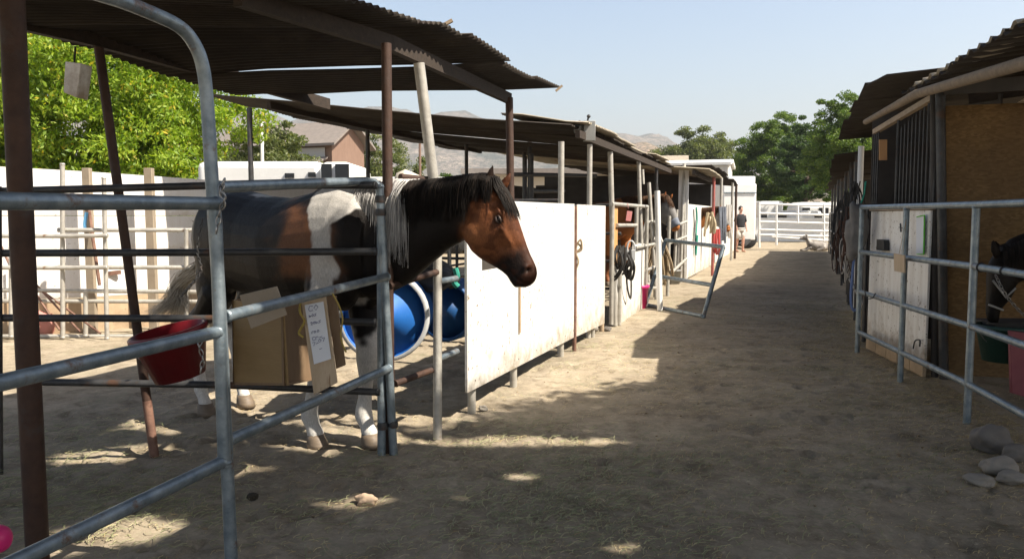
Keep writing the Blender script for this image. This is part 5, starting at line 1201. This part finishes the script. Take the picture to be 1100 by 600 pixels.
obj('lean_to_wall', MB().slab([T(-3.7, -3.2, 0), T(3.5, -3.2, 0), T(3.5, -3.2, 3.85), T(-3.7, -3.2, 3.85)], .1, (0, 1, 0)), 'grey_siding', ob_)
obj('chimney', MB().tube([T(2.4, 0, 6.2), T(2.4, 0, 6.9)], .1, 8), 'galv_dark', ob_)
def trailer(name, label, cat, px0, px1, yt, D, depth, m='white_paint', wins=(), group='white vehicles beyond the wall', h0=.5, rnd=.12):
    a, b = U(px0, yt, D), U(px1, yt, D); t = thing(name, label, cat, ((a.x+b.x)/2, D, 0), group); L = b.x-a.x; zt = a.z
    obj('body', MB().box(((a.x+b.x)/2, D+depth/2, (zt+h0)/2), (L, depth, zt-h0)), m, t, bevel=rnd)
    for x0, x1, y0, y1 in wins:
        p, q = U(x0, y0, D-.02), U(x1, y1, D-.02); obj('window', MB().box(((p.x+q.x)/2, D-.01, (p.z+q.z)/2), (abs(q.x-p.x), .04, abs(p.z-q.z))), 'window', t)
    for k in (.22, .78):
        for s in (.12, depth-.12):
            obj('wheel', MB().lathe([(0, -.1), (.36, -.1), (.40, -.06), (.40, .06), (.36, .1), (0, .1)], 20, (a.x+L*k, D+s, .40), Matrix.Rotation(PI/2, 3, 'X')), 'tyre', t, True)
    return t
tr = trailer('box_truck', 'long white trailer body behind the horse back', 'trailer', 210, 345, 173, 14.6, 2.2, wins=((306, 316, 186, 191), (331, 339, 185, 190)))
t = trailer('truck_cab', 'white truck cab with dark open window beyond the wall', 'truck', 342, 378, 173.5, 14.4, 2.0, wins=((345, 356.5, 176, 193), (360, 375, 176, 192)))
trailer('camper', 'cream rounded camper roof behind the horse withers', 'camper', 420, 447, 181, 26, 2.5, 'tan_wall', rnd=.5)
trailer('white_shed', 'low white shed beyond the second pen', 'shed', 380, 520, 190, 30, 3, rnd=.03)
t = thing('block_building', 'long tan stucco building with dark eave behind the horse ears', 'building', U(580, 260, 33).xy.to_3d(), 'buildings behind the stables')
a, b = U(503, 187, 32), U(900, 187, 32); a.z = b.z = 0
mb = MB(); mb.box(((a.x+U(690, 0, 32).x)/2, 34, 1.52), (U(690, 0, 32).x-a.x, 4, 3.0)); obj('wall', mb, 'tan_wall', t)
mb = MB(); mb.box(((a.x+U(690, 0, 32).x)/2, 33.8, 3.12), (U(690, 0, 32).x-a.x+.5, 5, .2)); obj('roof', mb, 'barn_roof', t)
gable('tan_house', 'tan gabled roof peeking above the left row far end', U(707, 262, 48).xy.to_3d()+Vector((0, 2, 0)), R(-12), 3.6, 6, 4.3, 4.9, 'tan_wall', 'roof_pale', .3)
gable('white_building', 'white sided building behind the end of the left row', U(757, 262, 40).xy.to_3d()+Vector((-.6, 3, 0)), R(-18), 5, 4.2, 3.9, 4.15, 'grey_siding', 'white_paint', .15)
t = trailer('horse_trailer', 'tall white horse trailer at the end of the left row', 'trailer', 777, 813, 197, 35, 2.2, h0=.35, rnd=.06)
obj('roof_unit', MB().box(U(797, 193.5, 36)+Vector((0, .4, 0)), (1.2, .8, .35)), 'white_paint', t, bevel=.05)
obj('trim', MB().box((U(795, 208, 34.97).x, 34.97, Zat(207, 35)), (1.4, .03, .05)), 'galv', t); obj('hitch', MB().bar(U(797, 263, 34.5), U(803, 258, 34.9), .3, .12), 'black_rubber', t)
trailer('white_van', 'white van partly hidden behind the far gate at left', 'van', 814, 842, 216, 47, 3, wins=((818, 824, 228, 236),))
trailer('white_pickup', 'white vehicle with dark windows behind the far gate', 'truck', 846, 884, 226, 46, 2.2, wins=((875, 883, 231, 240), (836, 845, 231, 238)), rnd=.2)
trailer('motorhome', 'long white motorhome with rounded roof beyond the far gate', 'motorhome', 858, 930, 217, 52, 2.6, wins=((862, 870, 223, 229), (880, 890, 223, 229)), rnd=.4)
wl = wall_seg('garden_wall', 'low white block wall beyond the far gate', G(700, 259), G(1000, 259), 0, 1.3, 'white_paint', 'wall', .15, None)
# far gate
D = 33.5
railing('far_gate', 'white seven-rail pipe gate closing the far end of the aisle', 'gate', [[U(815, y, D), U(856, y+1, D), U(899, y+2, D)] for y in (219, 229, 238, 246.5, 252)]+[[U(829, 254, D), U(899, 259, D)]],
    [[U(815.5, 217, D), U(815.5, 266, D)], [U(834, 219, D), U(834, 263, D)], [U(885, 219, D), U(885, 270, D)], [U(857, 221, D), U(857, 240, D)]], 'white_paint', 'gates', .045)
tag(obj('pipe_post', MB().tube([U(281, 131, 25), U(281, 190, 25).xy.to_3d()], .055, 8), 'white_paint'), 'thin white pole standing behind the wall by the olive tree', 'pole')
tag(obj('pipe_post', MB().tube([U(451, 148, 60), U(451, 200, 60).xy.to_3d()], .09, 6), 'barn_wall'), 'distant brown utility pole in front of the hills', 'pole')
# dog
dg_ = MB(); b0 = G(870, 269.5); fx = Vector((-1, 0, 0)); fy = Vector((0, 1, 0))
loft(dg_, [(b0+Vector((x, 0, z)), Z3, fy, ru, ru, w, 2) for x, z, ru, w in [(.76, .12, .07, .07), (.66, .19, .18, .17), (.48, .21, .21, .20), (.2, .21, .19, .18), (.02, .24, .21, .17), (-.08, .32, .19, .15), (-.13, .42, .14, .12), (-.17, .50, .10, .10)]], 16)
loft(dg_, [(b0+Vector((x, 0, z)), Z3, fy, r, r, r*.9, 2) for x, z, r in [(-.10, .54, .06), (-.17, .54, .115), (-.26, .53, .10), (-.33, .505, .06), (-.40, .495, .045), (-.43, .495, .025)]], 14)
for s in (-1, 1):
    dg_.tube([b0+Vector((-.17, s*.055, .56)), b0+Vector((-.16, s*.065, .63)), b0+Vector((-.165, s*.07, .70))], [.05, .036, .006], 8)
    limb(dg_, [b0+Vector((-.02, s*.12, .14)), b0+Vector((-.18, s*.12, .05)), b0+Vector((-.34, s*.11, .035))], [.055, .04, .035], 10)
    limb(dg_, [b0+Vector((.5, s*.14, .16)), b0+Vector((.36, s*.17, .07)), b0+Vector((.24, s*.16, .035))], [.10, .05, .035], 10)
dm = fuse(dg_, .014, 4)
def dogc(p):
    k = sstep(-.25, .25, noise.noise(p*5)); c = lerpc((.24, .22, .20), (.36, .33, .30), k); return lerpc(c, (.13, .115, .10), .6*sstep(.0, .3, noise.noise(p*6+Vector((4, 0, 0)))))
vcolor(dm, dogc); t = thing('dog', 'grey and white dog with pricked ears lying before the far gate', 'dog', b0); put('body', dm, M['coat'], t, True)
obj('nose', MB().blob(b0+Vector((-.435, 0, .50)), .016, 2, 0), 'black_rubber', t, True)
# person at the far end of the left row
pe = MB(); f0 = G(794.5, 270.5); yy = Vector((.35, -.94, 0)).normalized(); xx = Vector((.94, .35, 0)).normalized(); PP = lambda x, y, z: f0+xx*x+yy*y+Z3*z
loft(pe, [(PP(0, y, z), yy, xx, d1, d1, w, 2.2) for z, y, d1, w in [(.82, 0, .10, .15), (.92, -.01, .125, .175), (1.05, 0, .105, .15), (1.25, 0, .12, .18), (1.40, 0, .11, .20), (1.47, 0, .07, .14)]], 18)
limb(pe, [PP(0, 0, 1.44), PP(0, .02, 1.56)], [.06, .055]); pe.blob(PP(0, .03, 1.66), (.078, .095, .115), 3, 0)
for s in (-1, 1):
    limb(pe, [PP(s*.19, 0, 1.41), PP(s*.235, .0, 1.14), PP(s*.22, .10, .90)], [.055, .043, .03], 10)
    for k in range(5): limb(pe, [PP(s*.22, .10, .90), PP(s*.215+(k-2)*.016, .13, .84), PP(s*.21+(k-2)*.018, .15, .80-.01*(k == 2))], [.02, .010, .008], 6)
    limb(pe, [PP(s*.09, 0, .86), PP(s*.10, .02+s*.05, .48), PP(s*.10, -.02+s*.08, .09)], [.095, .06, .042], 12); limb(pe, [PP(s*.10, -.04+s*.08, .045), PP(s*.10, .13+s*.08, .035)], [.042, .035], 10)
pm = fuse(pe, .014, 4)
t = thing('person', 'person in a black t-shirt and pale shorts standing by the white trailer', 'person', f0); pm_ = put('body', pm, M['skin'], t, True)
mb = MB(); loft(mb, [(PP(0, y, z), yy, xx, d1+.018, d1+.018, w+.018, 2.2) for z, y, d1, w in [(.90, 0, .125, .18), (1.05, 0, .12, .165), (1.25, 0, .125, .185), (1.40, 0, .11, .20), (1.475, 0, .06, .12)]], 18)
for s in (-1, 1): mb.tube([PP(s*.17, 0, 1.42), PP(s*.24, 0, 1.18)], [.075, .062], 12)
obj('t_shirt', mb, 'black_cloth', t, True)
mb = MB(); loft(mb, [(PP(0, 0, z), yy, xx, d1, d1, w, 2.2) for z, d1, w in [(.78, .13, .18), (.95, .145, .195)]], 18)
for s in (-1, 1): mb.tube([PP(s*.09, 0, .84), PP(s*.10, .02, .52)], [.11, .10], 12)
obj('shorts', mb, 'light_cloth', t, True); obj('hair', MB().blob(PP(0, .01, 1.69), (.09, .105, .11), 3, .05), 'hair_dark', t, True)
# ------------------------------------------------------------------ trees
tree('leafy_tree', 'broad yellow green tree filling the gap under the roof at far left', (-11.2, 19.6, 0), (-11.0, 19.6, 3.6), (4.3, 2.4, 2.3), 'leaf_yellow', 540, .60, 330, .13, None, .9, .16, seed=11, low=-.3, aspect=.38, sparse=-.3, limbs=3)
tree('leafy_tree', 'yellow green tree continuing behind the white wall to the left', (-15.5, 19, 0), (-15.5, 19, 3.2), (4, 2.4, 2.1), 'leaf_yellow', 150, .6, 220, .14, None, .9, .2, seed=12, low=-.3)
p = U(287, 180, 33).xy.to_3d(); tree('olive_tree', 'dusty olive tree between the leafy tree and the barn', p, p+Z3*3.4, (2.0, 1.5, 1.9), 'leaf_olive', 90, .5, 170, .15, 'trees behind the stables', .5, .12, seed=13, low=-.3)
p = U(250, 180, 40).xy.to_3d(); tree('olive_tree', 'second olive tree left of the white pole', p, p+Z3*3.0, (2.4, 1.8, 1.7), 'leaf_olive', 90, .55, 150, .17, 'trees behind the stables', .5, .12, seed=14, low=-.3)
p = U(412, 180, 62).xy.to_3d(); tree('olive_tree', 'pale olive tree right behind the barn gable', p, p+Z3*4.3, (3.4, 2, 3.2), 'leaf_olive', 100, .7, 130, .24, 'trees behind the stables', .5, .2, seed=15, low=-.3)
for k, (px, D, h, w, lf, lab) in enumerate(((470, 55, 3.3, 1.1, 'leaf_green', 'small round green tree seen above the white shed'), (430, 70, 3.0, 1.6, 'leaf_green', 'small tree left of the leaning white pole'), (510, 75, 3.1, 2.2, 'leaf_mid', 'low shrub row behind the horse ears'), (455, 72, 3.1, 2.2, 'leaf_mid', 'low shrubs at the foot of the hills'))):
    p = U(px, 180, D).xy.to_3d(); tree('small_tree', lab, p, p+Z3*h, (w, w*.8, w*.8), lf, 40, .45, 130, .2, 'trees behind the stables', .3, .12, seed=30+k, low=-.2)
p = U(752, 200, 95).xy.to_3d(); tree('broad_tree', 'wide low green tree above the far end of the left row', p, p+Z3*6.8, (6.4, 3.5, 4.4), 'leaf_olive', 320, .95, 190, .28, 'trees beyond the far gate', .4, .3, seed=41, low=-.2)
p = U(700, 200, 110).xy.to_3d(); tree('broad_tree', 'low tree blending into the hill left of the wide one', p, p+Z3*6.3, (5, 3, 2.6), 'leaf_olive', 110, .9, 130, .32, 'trees beyond the far gate', .4, .3, seed=42, low=-.2)
p = U(831, 200, 62).xy.to_3d(); tree('tall_tree', 'tall sunlit green tree behind the white trailer', p, p+Z3*5.1, (3.0, 2.2, 3.7), 'leaf_mid', 420, .50, 240, .16, 'trees beyond the far gate', .4, .28, seed=43, low=-.3)
p = U(866, 200, 56).xy.to_3d(); tree('tall_tree', 'dense dark green tree above the far gate', p, p+Z3*4.9, (2.3, 1.8, 2.9), 'leaf_dark', 300, .45, 260, .15, 'trees beyond the far gate', .5, .25, seed=44, low=-.3)
p = U(905, 200, 44).xy.to_3d(); tree('tall_tree', 'bright topped tree rising beside the right row roofs', p, p+Z3*5.0, (1.9, 1.8, 2.9), 'leaf_mid', 260, .42, 240, .13, 'trees beyond the far gate', .5, .25, seed=45, low=-.3)
p = U(960, 200, 48).xy.to_3d(); tree('tall_tree', 'tree hidden behind the right row', p, p+Z3*5.2, (3, 2, 3.3), 'leaf_dark', 160, .6, 180, .2, 'trees beyond the far gate', .5, .25, seed=46, low=-.3)

# ------------------------------------------------------------------ unseen tree added behind and right of the camera to shade the foreground
KX, KY = .785, -.33
LIT = [((.05, 4.93), (.78, .13), 0), ((-1.10, 4.98), (.46, .34), 0), ((-2.36, 4.66), (.42, .20), .2), ((-1.78, 3.47), (.34, .22), .4), ((-2.15, 5.33), (.45, .24), 0), ((.50, 3.32), (.14, .07), 0), ((-.78, 3.86), (.20, .10), .2), ((-1.5, 4.35), (.20, .10), 0), ((-2.9, 4.0), (.22, .14), .4), ((.05, 4.28), (.14, .07), 0)]  # ground ellipses kept sunlit by leaving gaps in the added crown
def glim(gx): return float(np.interp(gx, [-5, -.5, -.3, .1, .6, 1.0, 3.5], [5.25, 5.25, 5.40, 5.9, 6.35, 6.8, 6.8]))
gs = np.random.default_rng(99); CC = []
for i in range(50):
    for j in range(58):
        gx = -4.0+5.7*(i+gs.uniform(-.5, .5))/50; gy = -1.5+8.4*(j+gs.uniform(-.5, .5))/58
        if gy > glim(gx)+.10*math.sin(gx*5+1)-.12: continue
        z = gs.uniform(4.3, 7.4); CC.append((gx+KX*z, gy+KY*z, z, gx, gy))
pts = []
for X, Y, z, gx, gy in CC:
    q = gs.normal(size=(28, 3))*.14; q[:, 2] *= .7; c = np.array([X, Y, z])+q
    g2x = c[:, 0]-KX*c[:, 2]; g2y = c[:, 1]-KY*c[:, 2]; keep = np.ones(len(c), bool)
    for (cx_, cy_), (ax_, ay_), rt in LIT:
        u = (g2x-cx_)*math.cos(rt)+(g2y-cy_)*math.sin(rt); v = -(g2x-cx_)*math.sin(rt)+(g2y-cy_)*math.cos(rt)
        keep &= ((u/ax_)**2+(v/ay_)**2 > 1+gs.normal(0, .16, len(c)))
    pts.append(c[keep])
st = thing('added_shade_tree', 'unseen tree added behind and right of the viewpoint, crown shaped to shade the foreground', 'tree', (4.6, -1.5, 0))
put('crown', leaf_mesh('crown', np.concatenate(pts), .17, .5, .3), M['leaf_green'], st)
mb = MB(); mb.tube(spline([(4.9, -1.9, -.1), (4.7, -1.2, 2.2), (4.6, -.5, 4.6), (4.2, .6, 6.3)], 6), [.24-.009*i for i in range(19)], 12)
for k in range(14):
    c = CC[gs.integers(len(CC))]; mb.tube(spline([(4.65, -.8, 4.0), ((c[0]+4.6)/2, (c[1]-.6)/2, 5.2), c[:3]], 4), [.08-.007*i for i in range(9)], 6)
obj('trunk', mb, 'bark', st)
# ------------------------------------------------------------------ haze
mb = MB(); mb.box((0, 0, 129), (9400, 9400, 262)); hz = obj('haze', mb, None, None, False); tag(hz, 'thin pale summer haze in the air', kind='stuff')
m = bpy.data.materials.new('haze_air'); m.use_nodes = True; nt = m.node_tree; nt.nodes.clear()
v = nt.nodes.new('ShaderNodeVolumePrincipled'); v.inputs['Color'].default_value = (.86, .90, 1, 1); v.inputs['Density'].default_value = .00030; v.inputs['Anisotropy'].default_value = .2
out = nt.nodes.new('ShaderNodeOutputMaterial'); nt.links.new(v.outputs[0], out.inputs['Volume']); hz.data.materials.append(m)
SC.cycles.volume_max_steps = 64
